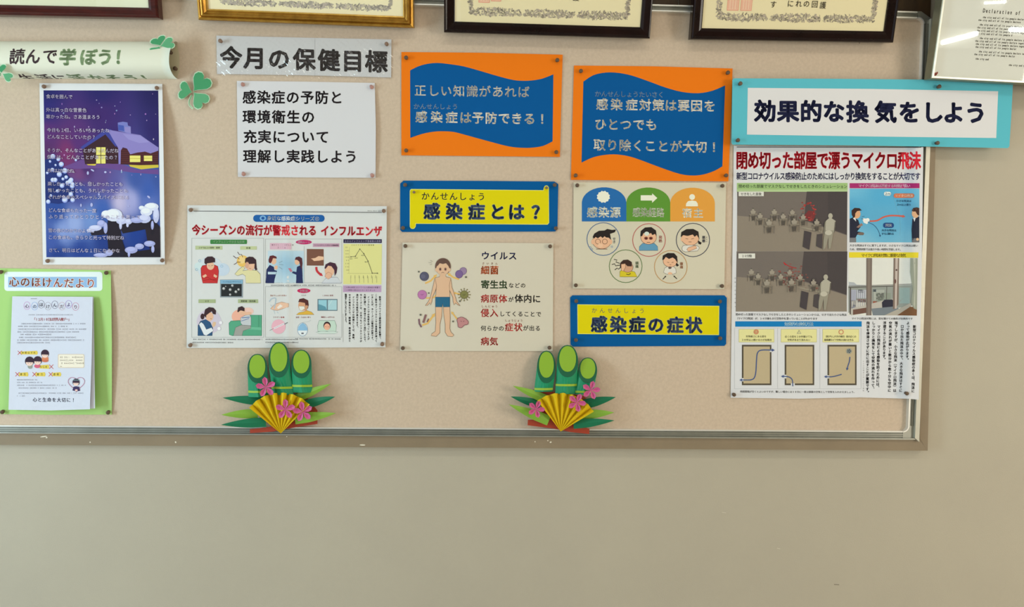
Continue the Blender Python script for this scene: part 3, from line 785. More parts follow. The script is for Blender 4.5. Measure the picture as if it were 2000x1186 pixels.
# ---- green card with title strip
d = sheet('green_backing_card', 'light green card behind the stapled newsletter, lower left of the board', 'card',
          [(-10, 524), (100, 525.5), (216.5, 528.5), (218.5, 670), (218.5, 810), (100, 810.5), (-7, 809)], (168, 208, 126), 0.0135, bulge_r(60, 219, 530, 812, 0.006, 2), 0.0002, 'card', part='card_sheet')
d.p(rrect(8.5, 531, 200, 568.5, 6), (226, 238, 238))
d.r(16, 541, 189, 561.5, (150, 184, 222)); d.done('title_label')
d.lay(4).T('心のほけんだより', 17, 550, 188, 554, 20.5, (255, 245, 235), -0.06); d.lay(6).T('心のほけんだより', 17, 550, 188, 554, 20.5, (188, 92, 78), 0.012); d.done('lettering')
pins(d, 'green card', [(3, 530.5, 'upper left corner'), (208.5, 532, 'upper right corner'), (6, 803, 'lower left corner'), (212, 804, 'lower right corner')], 'pin_dark', (0.2, 0.3))
# newsletter: three stapled sheets hanging off the card
root = None
def nl(u0, x1t, x1b, dep):
    def f(x, y):
        t = np.clip((x-20)/(180-20), 0, 1.2); v = np.clip((y-579)/221, 0, 1)
        return 0.0035*np.sin(v*math.pi)+dep*t**2.4*(0.35+0.65*v**0.5)+0.006*v
    return f
d = sheet('stapled_newsletter', 'white stapled newsletter with pink heading and small cartoon children, curling off the green card', 'leaflet',
          [(24, 579), (100, 579.5), (181, 580), (179, 700), (175.5, 799.6), (100, 802), (16.5, 800.6), (20, 690)], (208, 211, 225), 0.0185, nl(20, 181, 175, 0.013), 0.0004, 'crumpled', part='front_page')
fb = sheetmap(0.0165, nl(20, 183, 185, 0.009), 0.0004, 1.0)
slab('back_page', [(26, 580), (183, 580.5), (184.5, 700), (185.5, 798), (100, 801), (18, 799.6), (21, 690)], fb, M['crumpled'], d.root, (214, 216, 226), 0.0003)
fb = sheetmap(0.0152, nl(20, 183, 185, 0.005), 0.0003, 2.0)
slab('back_page', [(27, 581), (182, 581), (183.5, 700), (184.5, 797), (100, 800), (19, 798.6), (22, 690)], fb, M['crumpled'], d.root, (206, 208, 218), 0.0003)
d.z(0, 500, .18)
for i, (x_, y_) in enumerate(((293, 540), (375, 545), (447, 525), (520, 545), (595, 530), (672, 545), (745, 525), (820, 550))):
    c = ((150, 90, 150), (90, 120, 170), (70, 60, 80), (120, 110, 120), (70, 60, 90), (150, 120, 130), (110, 80, 150), (150, 80, 110))[i]
    d.lay(1); d.ring(x_, y_, 34, 4, tuple(min(255, q+50) for q in c), 42); d.lay(3).T('心のほけんだより'[i], x_-30, y_+4, x_+30, y_+4, 46, c, 0.02)
d.lay(3); d.greek(310, 640, 790, 640, 12, (130, 126, 138)); d.T('「12月10日は世界人権デー」', 355, 688, 770, 688, 38, (196, 92, 92), 0.02, 0.9)
for y_, a, b_ in ((736, 230, 925), (765, 195, 720), (795, 195, 935), (825, 190, 855), (853, 220, 555), (884, 205, 815), (914, 188, 915), (942, 184, 540)):
    d.greek(a, y_, b_, y_, 15, (132, 128, 140), 0.15)
d.done('body_lettering')
d.z(0, 680, .18)
d.lay(1).rr(628, 66, 915, 216, 14, (214, 196, 176)); d.rr(636, 73, 908, 209, 12, (240, 226, 208))
for y_, b_ in ((100, 900), (133, 895), (165, 900), (200, 668)): d.greek(650, y_, b_, y_, 17, (130, 112, 98), 0.15)
def xtag(x0, y0, x1, y1, xs_, s_):
    d.lay(2).p([(x0, y0+8), (x1-10, y0), (x1, (y0+y1)/2), (x1-6, y1), (x0, y1-4)], (222, 196, 84)); d.T(s_, x0+6, (y0+y1)/2, x1-20, (y0+y1)/2, (y1-y0)*0.62, (60, 50, 30), 0.03, 0.8)
    d.l([(xs_-22, y0), (xs_+22, y1)], 5.5, (196, 66, 52)); d.l([(xs_+22, y0), (xs_-22, y1)], 5.5, (196, 66, 52))
xtag(226, 30, 410, 72, 214, '仲間はずれ'); xtag(430, 180, 535, 226, 556, 'いじめ'); xtag(205, 262, 308, 308, 188, '差別'); xtag(385, 262, 494, 308, 374, '暴力'); xtag(566, 262, 665, 308, 550, '虐待')
def girlhead(x, y, r, hair=(52, 30, 48)):
    d.e(x, y-r*.1, r, r*1.02, hair); d.e(x, y+r*.22, r*.78, r*.72, (238, 204, 190)); d.p(ell(x, y-r*.1, r*.98, r*.95, 12, 0, 180, 360)+[(x+r*.8, y+r*.15), (x-r*.8, y+r*.1)], hair)
    d.l([(x-r*.4, y+r*.3), (x-r*.15, y+r*.33)], r*.06, hair); d.l([(x+r*.15, y+r*.33), (x+r*.4, y+r*.3)], r*.06, hair)
d.lay(6); d.r(455, 100, 525, 145, (214, 130, 90)); d.e(490, 140, 34, 14, (200, 110, 84)); girlhead(488, 66, 44)
d.e(326, 200, 26, 26, (146, 150, 140)); girlhead(320, 148, 50); d.e(404, 196, 34, 22, (208, 96, 120)); girlhead(408, 140, 46)
hp = [(x_, y_) for x_, y_ in heart(828, 478, -90, 160, 180, 30)]
d.l(hp, 5, (186, 120, 150), closed=True)
d.p([(785, 460), (800, 420), (858, 420), (868, 465), (826, 470)], (60, 40, 84)); d.e(826, 430, 34, 14, (60, 50, 92)); girlhead(824, 374, 38, (58, 40, 60)); d.l([(790, 348), (860, 348)], 6, (120, 160, 160)); d.e(828, 458, 16, 10, (236, 196, 186))
d.done('cartoon_children')
d.lay(3)
for y_, a, b_ in ((345, 184, 415), (374, 184, 450), (404, 184, 710), (434, 190, 610), (490, 190, 905), (520, 184, 270)): d.greek(a, y_, b_, y_, 14, (140, 138, 150), 0.15)
d.T('心と生命を大切に！', 352, 560, 822, 564, 50, (44, 44, 76), 0.035, 0.95); d.done('closing_lettering')
slab('staple', [(60, 583), (72, 583), (72, 584.2), (60, 584.2)], sheetmap(0.0192, nl(20, 181, 175, 0.013)), M['crumpled'], d.root, (150, 150, 155))

# ---- monthly health goal strip and its plastic film
d = sheet('goal_heading_strip', 'long white strip with heavy black heading inside crinkled clear film', 'sign',
          [(422.5, 69.5), (594, 73.5), (764.5, 77), (764, 151.5), (594, 147), (424, 144.5)], (206, 206, 208), 0.0137, None, 0.0002)
d.z(360, 0, .25); d.TC('今月の保健目標', [365, 550, 740, 937, 1130, 1315, 1500], 448, 480, 178, (36, 26, 28), 0.025); d.done('lettering')
d.lay(1).z(); d.r(614.6, 74, 615.4, 147.5, (186, 186, 188)); d.done('joint_line')
fx = []
def filmmap(x, y, dd):
    v = np.clip((np.asarray(y)-62)/90, 0, 1)
    a = 0.00008+0.0008*np.clip((v-0.32)/0.3, 0, 1)*(0.6+0.4*np.sin(x*0.045+1)); return P(x, y, 0.0152+dd+a*(1.5+np.sin(x*0.62+2.2*np.sin(y*0.31+x*0.05))+0.6*np.sin(x*0.37-y*0.55)))
V2, Fs = cut(np.array([(421, 64), (600, 69), (770, 73.5), (767, 155.5), (600, 153), (421.5, 147.5)]), [(0, 1, 2, 3, 4, 5)], 1.6)
mkmesh('clear_film', filmmap(V2[:, 0], V2[:, 1], 0), Fs, M['film'], d.root, smooth=True)
d.fmap = lambda x, y, dd: P(x, y, 0.0165+dd)
pins(d, 'monthly heading strip', [(432.5, 81.5, 'left end'), (756, 87.5, 'right end')], 'pin_brown')

# ---- A4 goal sheet
d = sheet('goal_sheet', 'white sheet with four lines of black Japanese text, left of the first orange poster', 'notice',
          [(462.6, 158), (600, 159.5), (732, 162), (734, 250), (733.5, 347.4), (600, 346.8), (464.7, 345.6), (463.5, 250)], (213, 212, 216), 0.0136, bulge_r(640, 735, 162, 348, 0.004, 2), 0.0003)
d.z(440, 140, .1855)
d.T('感染症の予防と', 176, 268, 1245, 272, 146, (38, 30, 34), 0.018); d.T('環境衛生の', 176, 474, 950, 478, 146, (38, 30, 34), 0.018)
d.T('充実について', 184, 684, 1100, 688, 146, (38, 30, 34), 0.018); d.T('理解し実践しよう', 182, 890, 1400, 896, 146, (38, 30, 34), 0.018); d.done('lettering')
pins(d, 'four line white sheet', [(473.5, 163.5, 'upper left corner'), (724.5, 168.5, 'upper right corner'), (475, 338, 'lower left corner'), (725.7, 341, 'lower right corner')], 'pin_pink', (0.5, 0.45))

# ---- orange posters
OR = (240, 122, 22); BL_ = (4, 86, 152); CR = (226, 218, 202)
d = sheet('orange_wave_poster', 'orange poster with blue wave and two lines about right knowledge, centre top of the board', 'poster',
          [(784, 101.6), (940, 103), (1099, 106.8), (1096, 206), (1093.6, 306.5), (940, 305), (784, 303.4)], OR, 0.0136, None, 0.0003, 'card', part='card_sheet')
d.z(770, 90, .194)
d.p(smooth([(160, 245), (240, 205), (330, 180), (430, 170), (540, 180), (700, 205), (880, 255), (1050, 305), (1200, 342), (1300, 350), (1400, 345), (1500, 325), (1602, 285)], 3)+smooth([(1594, 960), (1500, 1005), (1400, 1022), (1300, 1025), (1150, 1010), (900, 945), (700, 890), (600, 865), (500, 858), (400, 862), (280, 885), (162, 925)], 3), BL_)
d.done('blue_wave')
d.lay(4); d.TC('正しい知識があれば', [262, 397, 522, 652, 784, 912, 1042, 1170, 1302], 446, 462, 122, CR, 0.014)
d.T('かんせんしょう', 192, 607, 645, 610, 62, (170, 186, 206), 0.01)
d.TC('感染症は予防できる！', [272, 427, 578, 718, 843, 975, 1106, 1233, 1362, 1490], 712, 734, 124, CR, 0.016); d.done('lettering')
pins(d, 'first orange poster', [(794, 114, 'upper left corner'), (1087.6, 118.7, 'upper right corner'), (794, 294.7, 'lower left corner'), (1086, 298, 'lower right corner')])
d = sheet('orange_wave_poster', 'larger orange poster with blue wave and three lines on removing causes, right of centre', 'poster',
          [(1121, 128), (1275, 129.5), (1430.8, 133.8), (1427, 245), (1422.6, 354.3), (1270, 353), (1115, 351.4), (1118, 240)], OR, 0.0137, None, 0.0003, 'card', part='card_sheet')
d.z(1100, 110, .2108)
d.p(smooth([(187, 235), (280, 175), (400, 150), (520, 155), (640, 180), (800, 235), (950, 290), (1100, 330), (1250, 342), (1380, 320), (1500, 270)], 3)+smooth([(1475, 1020), (1400, 1062), (1300, 1095), (1200, 1105), (1080, 1090), (900, 1030), (700, 955), (600, 925), (500, 910), (400, 912), (280, 935), (170, 985)], 3), BL_)
d.done('blue_wave')
d.lay(4); d.T('かんせんしょうたいさく', 292, 347, 935, 356, 60, (160, 178, 202), 0.01)
d.TC('感染症対策は要因を', [360, 495, 635, 760, 882, 997, 1117, 1236, 1357], 444, 460, 114, CR, 0.016)
d.TC('ひとつでも', [345, 462, 580, 700, 817], 630, 634, 114, CR, 0.014)
d.TC('取り除くことが大切！', [336, 455, 573, 690, 807, 925, 1045, 1160, 1277, 1397], 820, 842, 114, CR, 0.014); d.done('lettering')
pins(d, 'second orange poster', [(1134, 140, 'upper left corner'), (1420, 143.5, 'upper right corner'), (1123.6, 343.6, 'lower left corner'), (1416.6, 343, 'lower right corner')])

# ---- blue heading cards
YE = (222, 208, 14); TX = (62, 76, 108)
d = sheet('blue_heading_card', 'blue card with yellow scroll panel asking a question, centre of the board', 'sign',
          [(781.6, 358.7), (788, 352.9), (935, 353.4), (1082.8, 354.6), (1090.5, 359.8), (1088.8, 447), (1084.5, 452.3), (935, 452.8), (785.3, 453.2), (781.6, 449)], (2, 88, 152), 0.0136, None, 0.0002, 'card', part='card_sheet')
d.z(770, 340, .17)
o_ = [(178, 200), (182, 182), (195, 172), (900, 178), (1712, 186), (1716, 160), (1728, 138), (1745, 130), (1765, 136), (1776, 155), (1780, 560), (1762, 582), (250, 572), (246, 606), (232, 626), (213, 632), (190, 626), (178, 606)]
d.p(o_, (226, 226, 118)); c_ = np.mean(o_, 0)
d.p([(184, 202), (189, 187), (198, 179), (900, 184), (1718, 192), (1722, 163), (1731, 144), (1745, 137), (1761, 142), (1770, 157), (1774, 557), (1759, 575), (244, 566), (240, 603), (229, 620), (213, 625), (194, 620), (184, 603)], YE)
d.done('yellow_panel')
d.lay(5); d.T('かんせんしょう', 305, 252, 1055, 260, 98, (64, 66, 78), 0.012)
cs_ = [432, 687, 945, 1185, 1402, 1625]
d.TC('感染症とは？', cs_, 428, 437, 196, (168, 180, 130), -0.055); d.lay(7).TC('感染症とは？', cs_, 428, 437, 196, TX, 0.026); d.done('lettering')
pins(d, 'blue question card', [(792, 361.8, 'upper left corner'), (1082.5, 362, 'upper right corner'), (787.5, 445.4, 'lower left corner'), (1085.4, 446.2, 'lower right corner')])
pin(809, 376, d.fmap, 'small brown push pin on the upper left of the yellow scroll panel', 'pin_brown', r=0.003)
pin(1067.5, 367.5, d.fmap, 'small brown push pin on the right curl of the yellow scroll panel', 'pin_brown', r=0.003)
d = sheet('blue_heading_card', 'blue card with plain yellow panel naming the symptoms, below the three coloured arches', 'sign',
          [(1113.6, 581.2), (1118, 577), (1265, 577), (1415, 577), (1419.6, 582), (1418.3, 672), (1414.5, 675.7), (1265, 676.5), (1118.7, 677.3), (1114.4, 673)], (2, 88, 152), 0.0136, None, 0.0002, 'card', part='card_sheet')
d.z(1100, 560, .17)
d.p([(162, 204), (1794, 221), (1790, 557), (165, 545)], (226, 226, 118)); d.p([(169, 211), (1787, 228), (1784, 550), (171, 539)], YE); d.done('yellow_panel')
d.lay(5); d.T('かんせんしょう', 312, 272, 950, 278, 66, (84, 84, 92), 0.004)
cs_ = [412, 632, 850, 1065, 1287, 1502]
d.TC('感染症の症状', cs_, 432, 442, 194, (168, 180, 130), -0.055); d.lay(7).TC('感染症の症状', cs_, 432, 442, 194, TX, 0.026); d.done('lettering')
pins(d, 'blue symptoms card', [(1125, 588, 'upper left corner'), (1404.8, 589.2, 'upper right corner'), (1123.8, 664, 'lower left corner'), (1405, 660.6, 'lower right corner')])

# ---- laminated sheet: what gets into the body
LG = (212, 204, 186)
d = sheet('laminated_body_sheet', 'laminated sheet with a boy in blue shorts ringed by germs, centre of the board', 'poster',
          [(786.2, 473.8), (935, 474.2), (1080.7, 475.2), (1080.2, 580), (1079.7, 686), (930, 685.8), (781.2, 685.6), (784, 580)], LG, 0.0137, None, 0.0004, 'laminate', part='laminated_sheet')
d.z(770, 460, .2024)
KK = (46, 42, 38); RE = (206, 66, 60)
d.T('ウイルス', 836, 194, 1186, 198, 84, (40, 44, 88), 0.03); d.T('さいきん', 838, 270, 1008, 272, 24, (186, 116, 80), 0.01)
d.T('細菌', 833, 335, 1010, 335, 86, (206, 92, 40), 0.036); d.T('寄生虫', 835, 472, 1094, 474, 86, (54, 76, 42), 0.03); d.T('などの', 1100, 482, 1272, 483, 52, KK, 0.02)
d.T('病原体', 832, 608, 1092, 611, 84, RE, 0.022); d.T('が', 1098, 618, 1154, 618, 52, KK, 0.02); d.T('体内に', 1160, 608, 1416, 612, 84, KK, 0.022)
d.T('しんにゅう', 836, 684, 1002, 685, 26, (186, 96, 76), 0.008); d.T('侵入', 832, 747, 1006, 748, 84, RE, 0.022); d.T('してくることで', 1012, 756, 1422, 760, 54, KK, 0.02)
d.T('しょうじょう', 1066, 821, 1242, 822, 26, (186, 96, 76), 0.008); d.T('何らかの', 832, 896, 1062, 897, 54, KK, 0.02); d.T('症状', 1064, 884, 1240, 886, 84, RE, 0.022); d.T('が出る', 1240, 893, 1414, 897, 54, KK, 0.02)
d.T('病気', 832, 1020, 1004, 1023, 84, RE, 0.022); d.done('lettering')
SK = (222, 182, 148); OL = (120, 88, 66)
d.lay(1)
AR = (228, 182, 96)
d.arrow([(298, 462), (350, 440), (396, 392)], 16, AR, 1.8); d.arrow([(625, 424), (570, 405), (530, 376)], 15, AR, 1.8)
d.arrow([(308, 605), (380, 600), (402, 580)], 14, AR, 1.5); d.arrow([(672, 570), (630, 566), (584, 556)], 14, AR, 1.5)
d.arrow([(270, 866), (320, 850), (380, 770)], 17, AR, 1.8); d.arrow([(640, 830), (600, 800), (560, 748)], 13, AR, 1.8)
def outl(pts, col, oc=OL, w=3.5): d.p(pts, col); d.l(pts, w, oc, closed=True)
outl([(398, 690), (462, 690), (458, 780), (440, 860), (440, 940), (405, 975), (355, 968), (362, 950), (396, 925), (402, 840)], SK)
outl([(474, 690), (535, 690), (540, 800), (536, 900), (548, 935), (576, 962), (560, 978), (515, 972), (492, 935), (492, 860), (480, 780)], SK)
outl([(400, 405), (388, 430), (372, 500), (348, 600), (328, 640), (300, 678), (318, 676), (345, 648), (350, 672), (362, 640), (368, 600), (402, 520), (414, 450)], SK)
outl([(532, 405), (548, 430), (556, 500), (592, 600), (600, 636), (636, 680), (612, 668), (592, 650), (578, 672), (568, 636), (566, 600), (530, 520), (522, 450)], SK)
outl([(440, 388), (495, 388), (500, 400), (545, 412), (532, 480), (536, 600), (400, 600), (408, 480), (392, 412), (436, 400)], SK)
d.r(442, 360, 494, 402, SK)
outl([(398, 595), (537, 595), (536, 690), (474, 690), (468, 655), (462, 690), (398, 690)], (22, 98, 134), (16, 70, 100))
d.e(470, 300, 76, 82, (108, 76, 62), n=24); d.e(406, 332, 12, 18, SK); d.e(532, 332, 12, 18, SK); d.e(468, 322, 62, 62, SK, n=22)
d.p([(406, 300), (410, 262), (440, 232), (480, 225), (520, 240), (544, 290), (536, 320), (520, 292), (500, 268), (470, 276), (440, 268), (420, 292)], (96, 68, 56))
d.e(444, 326, 13, 17, (170, 122, 104)); d.e(494, 326, 13, 17, (170, 122, 104)); d.e(444, 326, 7, 9, (72, 46, 42)); d.e(494, 326, 7, 9, (72, 46, 42)); d.l([(455, 362), (468, 355), (482, 362)], 4, (120, 80, 70))
for a, b_ in (((346, 240), (372, 252)), ((330, 262), (360, 262)), ((344, 284), (366, 276))): d.l([a, b_], 3, (150, 142, 130))
d.done('boy_figure')
d.lay(12)
outl(ell(290, 395, 43, 43, 20), (82, 80, 104), (58, 56, 80)); d.e(278, 396, 22, 20, (96, 94, 118))
d.done('germ_drawing')
outl(ell(664, 344, 34, 36, 14, 30), (150, 126, 160), (110, 86, 130)); outl(ell(626, 374, 36, 38, 14), (122, 96, 148), (92, 66, 120))
d.done('germ_drawing')
outl(ell(270, 572, 43, 43, 20), (186, 116, 170), (150, 84, 136)); d.l([(256, 568), (268, 576), (282, 566)], 4, (120, 60, 110))
d.done('germ_drawing')
for k in range(12):
    t = k*math.pi/6; d.l([(675+38*math.cos(t), 572+38*math.sin(t)), (675+58*math.cos(t), 572+58*math.sin(t))], 5, (120, 112, 62)); d.e(675+58*math.cos(t), 572+58*math.sin(t), 6, 6, (120, 112, 62), n=6); d.L -= 2
d.L += 2
outl(ell(675, 572, 38, 38, 18), (128, 126, 72), (96, 92, 50)); d.l([(662, 570), (674, 578), (688, 568)], 4, (70, 66, 40))
d.done('germ_drawing')
d.l([(238, 806), (242, 850), (262, 886)], 15, (120, 84, 96)); d.l([(280, 842), (306, 764)], 20, (134, 92, 92)); d.l([(316, 836), (332, 804)], 11, (134, 84, 80))
d.done('germ_drawing')
outl(smooth([(612, 800), (650, 788), (690, 806), (714, 832), (708, 858), (676, 866), (650, 890), (618, 882), (614, 850), (606, 820), (612, 800)], 3)[:-1], (190, 134, 134), (130, 80, 90), 5)
d.l([(640, 826), (652, 832)], 4, (110, 60, 70)); d.l([(664, 832), (676, 826)], 4, (110, 60, 70))
d.done('germ_drawing')
for x_, y_, r_ in ((237, 350, 9), (692, 402, 10), (334, 556, 8), (634, 634, 9), (254, 766, 10), (568, 830, 9)): d.e(x_, y_, r_, r_, (96, 96, 82), n=8)
d.done('germ_drawing')
pins(d, 'laminated boy and germs sheet', [(792, 481, 'upper left corner'), (1074, 481.3, 'upper right corner'), (787, 679.6, 'lower left corner'), (1073, 678.6, 'lower right corner')])

# ---- laminated sheet: three arches and five children
d = sheet('laminated_arch_sheet', 'laminated sheet with blue, green and orange arches over five round child cartoons', 'poster',
          [(1120.3, 356.3), (1270, 356.6), (1418.2, 357.3), (1416.5, 460), (1414.7, 565), (1270, 564.3), (1118.6, 563.7), (1119.5, 460)], (212, 205, 184), 0.0137, None, 0.0004, 'laminate', part='laminated_sheet')
d.z(1100, 340, .2024)
WH = (244, 240, 220)
for x0, x1, c, yt in ((180, 609, (30, 106, 176), 128), (609, 1033, (92, 148, 52), 130), (1033, 1463, (228, 160, 66), 132)):
    d.lay(1).p([(x0, 458), (x0, yt+150)]+[(x0+(x1-x0)/2*(1-math.cos(t)), yt+150-150*math.sin(t)) for t in np.linspace(0.05, math.pi-0.05, 16)]+[(x1, yt+150), (x1, 458)], c)
d.done('coloured_arch')
d.lay(3)
d.p([(388+(66 if k % 2 else 57)*math.cos(k*math.pi/12), 220+(60 if k % 2 else 52)*math.sin(k*math.pi/12)) for k in range(24)], WH)
d.done('arch_symbol'); d.lay(3).p([(748, 205), (858, 205), (858, 186), (908, 232), (858, 278), (858, 256), (748, 256)], WH)
d.done('arch_symbol'); d.lay(3).e(1244, 222, 28, 28, WH); d.p([(1184, 312), (1186, 285), (1205, 262), (1244, 256), (1282, 262), (1298, 285), (1300, 312)], WH); d.done('arch_symbol')
d.lay(3); d.T('感染源', 225, 368, 558, 370, 108, WH, 0.026); d.done('heading_lettering'); d.T('感染経路', 668, 368, 976, 372, 96, WH, 0.018, 0.82); d.done('heading_lettering'); d.T('宿主', 1142, 374, 1358, 378, 98, WH, 0.026); d.done('heading_lettering')
RG = [(387, 628, 160, (78, 108, 152)), (828, 637, 160, (186, 96, 92)), (1252, 637, 163, (58, 62, 84)), (603, 890, 160, (102, 128, 80)), (1038, 897, 160, (196, 152, 100))]
for x_, y_, r_, c in RG: d.lay(1).ring(x_, y_, r_-2, 7, c); d.done('circle_outline')
HB = (34, 28, 30); SF = (232, 184, 150); FO = (120, 80, 62)
d.lay(1)
outl(ell(372, 650, 90, 72, 22), SF, FO); d.e(284, 655, 14, 24, SF); d.e(460, 655, 14, 24, SF)
d.p([(284, 610), (300, 575), (345, 548), (400, 545), (425, 530), (470, 540), (510, 536), (498, 562), (452, 578), (462, 636), (440, 615), (412, 612), (400, 600), (380, 618), (362, 602), (335, 620), (312, 608), (300, 622)], HB)
d.ring(335, 652, 24, 4, FO); d.ring(402, 652, 24, 4, FO); d.p([(330, 690), (350, 660), (362, 676), (380, 668), (382, 700), (350, 715)], (238, 196, 164)); d.l([(318, 724), (425, 724)], 6, FO)
for a in ((262, 708), (278, 725), (470, 702)): d.ring(a[0], a[1], 8, 3, (110, 150, 190))
d.done('child_cartoon')
d.lay(1)
outl([(732, 738), (736, 700), (765, 670), (880, 670), (910, 700), (915, 738)], (96, 154, 190), (60, 90, 110)); outl(ell(824, 612, 76, 66, 22), SF, FO)
d.p([(744, 600), (748, 550), (790, 516), (850, 512), (895, 545), (902, 600), (886, 578), (860, 590), (848, 570), (800, 590), (775, 570), (762, 600)], HB)
d.e(806, 576, 24, 20, (214, 224, 214)); 
for x_ in (800, 846): d.e(x_, 620, 19, 15, (140, 74, 62)); d.e(x_, 622, 9, 8, (60, 30, 30))
d.l([(806, 660), (840, 660)], 5, FO); d.done('child_cartoon')
d.lay(1)
outl(ell(1226, 620, 84, 70, 22), SF, FO); d.e(1146, 630, 12, 20, SF)
d.p([(1134, 608), (1140, 560), (1190, 532), (1255, 530), (1305, 556), (1314, 630), (1290, 590), (1268, 606), (1250, 584), (1200, 598), (1160, 590)], HB); d.p([(1300, 640), (1336, 664), (1326, 682), (1304, 672)], HB)
for a, b_ in (((1180, 622), (1206, 628)), ((1236, 628), (1262, 622)), ((1210, 656), (1238, 656))): d.l([a, b_], 4, FO)
outl([(1146, 712), (1160, 690), (1215, 686), (1290, 690), (1316, 712), (1296, 742), (1180, 752), (1150, 740)], (226, 222, 214), (110, 104, 100)); outl([(1192, 728), (1210, 708), (1280, 690), (1290, 716), (1210, 748)], SF, FO); d.done('child_cartoon')
d.lay(1)
for a in ([(490, 824), (520, 830), (508, 850), (544, 862)], [(470, 874), (496, 866), (506, 886), (546, 880)], [(498, 926), (520, 908), (534, 918), (556, 902)]): d.l(a, 7, HB)
outl([(545, 992), (548, 940), (580, 920), (690, 945), (714, 992)], (214, 196, 44), (110, 100, 40)); outl(ell(622, 900, 52, 50, 18), (208, 160, 132), FO)
d.p([(548, 905), (550, 858), (580, 830), (625, 826), (662, 850), (662, 892), (620, 890), (590, 862), (570, 900)], (58, 36, 34)); outl([(560, 870), (600, 866), (602, 900), (580, 940), (560, 930)], SF, FO); d.l([(608, 966), (630, 972), (652, 960)], 6, HB); d.done('child_cartoon')
d.lay(1)
outl([(968, 950), (980, 908), (1010, 890), (1060, 890), (1086, 915), (1090, 955), (1060, 968), (1000, 968)], (226, 222, 212), (110, 104, 98)); outl(ell(1034, 840, 70, 58, 20), SF, FO)
d.p([(956, 830), (962, 786), (1010, 762), (1070, 764), (1100, 796), (1100, 856), (1080, 822), (1056, 806), (1020, 820), (990, 800), (972, 826)], HB); d.p([(1092, 856), (1118, 880), (1100, 894), (1086, 880)], HB)
for a, b_ in (((1002, 850), (1022, 856)), ((1046, 856), (1066, 850)), ((1026, 876), (1042, 876))): d.l([a, b_], 4, FO)
d.e(1030, 905, 16, 12, (100, 84, 80)); d.p([(1010, 955), (1030, 945), (1054, 955), (1050, 970), (1014, 970)], SF)
d.arrow([(962, 1016), (986, 990)], 7, HB, 2); d.arrow([(1098, 1012), (1072, 988)], 7, HB, 2); d.done('child_cartoon')
d.lay(3)
for s_, x_, y_, c, em in (('せき', 492, 640, (110, 120, 130), 30), ('発熱', 938, 628, (206, 120, 110), 34), ('悪寒', 1356, 630, (60, 62, 84), 34), ('頭痛', 712, 876, (106, 128, 88), 32), ('腹痛', 1142, 882, (200, 132, 92), 32)): d.TV(s_, x_, y_-em, y_+em, em, c, 0.02)
d.TV('おかん', 1384, 600, 660, 13, (90, 92, 110), 0.01); d.done('small_lettering')
pins(d, 'laminated arches sheet', [(1127, 363, 'upper left corner'), (1409.3, 363.3, 'upper right corner'), (1124, 557.6, 'lower left corner'), (1408.3, 558.6, 'lower right corner')])

# ---- influenza news poster
def crease(x, y):
    return 0.0013*np.exp(-((x-562)/7.0)**2)+0.0006*np.exp(-((y-545)/9.0)**2)+0.002*np.clip((x-700)/56, 0, 1)**2
d = sheet('influenza_news_poster', 'folded influenza newspaper poster with red headline, cartoons and yellow graph', 'poster',
          [(366, 401), (560, 402), (755.5, 402.8), (754.5, 540), (753, 678.6), (560, 679.5), (364.5, 680), (365, 540)], (214, 215, 214), 0.0137, crease, 0.0004, 'crumpled', step=4)
d.cutt = 5
d.l([(378, 412.3), (560, 413.6), (746, 415.2)], 1.1, (84, 82, 82)); d.lay(2).greek(718, 412, 744, 412.5, 2, (120, 120, 120))
d.p(rrect(494.5, 419.8, 634, 433.4, 6.5), (24, 92, 164)); d.e(513.5, 426.3, 6.3, 5.2, (120, 170, 214)); d.e(513.5, 426.3, 3.2, 2.8, (30, 80, 150))
d.L = 6; d.T('身近な感染症シリーズ④', 521, 426.3, 624, 427.3, 9.4, (236, 242, 248), 0.035)
d.L = 4; d.T('今シーズンの流行が警戒される', 374.5, 449, 619, 450.3, 21.5, (240, 190, 186), -0.06, 0.8); d.T('インフルエンザ', 626, 450.6, 746.5, 451.6, 21.5, (240, 190, 186), -0.06, 0.8)
d.L = 6; d.T('今シーズンの流行が警戒される', 374.5, 449, 619, 450.3, 21.5, (216, 34, 52), -0.03, 0.8); d.T('インフルエンザ', 626, 450.6, 746.5, 451.6, 21.5, (216, 34, 52), -0.03, 0.8)
d.done('headline')
d.lay(1); G_ = (170, 172, 172)
d.box(374.5, 465.5, 515, 659, 0.7, G_); d.box(518.3, 467, 667.5, 552.6, 0.7, G_); d.box(518.3, 560, 667.5, 659, 0.7, G_); d.l([(670, 613), (670, 668)], 0.6, G_); d.l([(594, 481), (594, 552)], 0.5, G_)
d.done('frame_lines')
d.lay(3)
d.z(360, 390, .1265)
d.rr(400, 618, 968, 686, 14, (62, 128, 66)); d.r(170, 713, 588, 772, (184, 194, 150)); d.r(862, 720, 1118, 774, (192, 200, 154)); d.r(1322, 672, 1652, 768, (216, 176, 192))
d.L = 6; d.T('インフルエンザの主な症状', 440, 650, 930, 652, 40, (196, 220, 190), 0.02); d.T('38℃以上の高熱・悪寒', 215, 743, 550, 743, 30, (60, 66, 50), 0.03); d.T('頭痛', 950, 747, 1025, 747, 32, (60, 66, 50), 0.04)
d.T('咳やくしゃみなどによる', 1345, 700, 1690, 700, 26, (120, 60, 80), 0.02); d.T('飛沫感染', 1440, 743, 1560, 743, 30, (90, 30, 50), 0.03)
d.z(360, 540, .1265); d.lay(3).r(218, 354, 484, 412, (166, 178, 136)); d.r(828, 354, 1140, 412, (168, 180, 140)); d.L = 6; d.T('せき', 315, 383, 385, 383, 30, (60, 66, 50), 0.03); d.T('関節痛・筋肉痛', 872, 383, 1100, 383, 32, (40, 46, 40), 0.04)
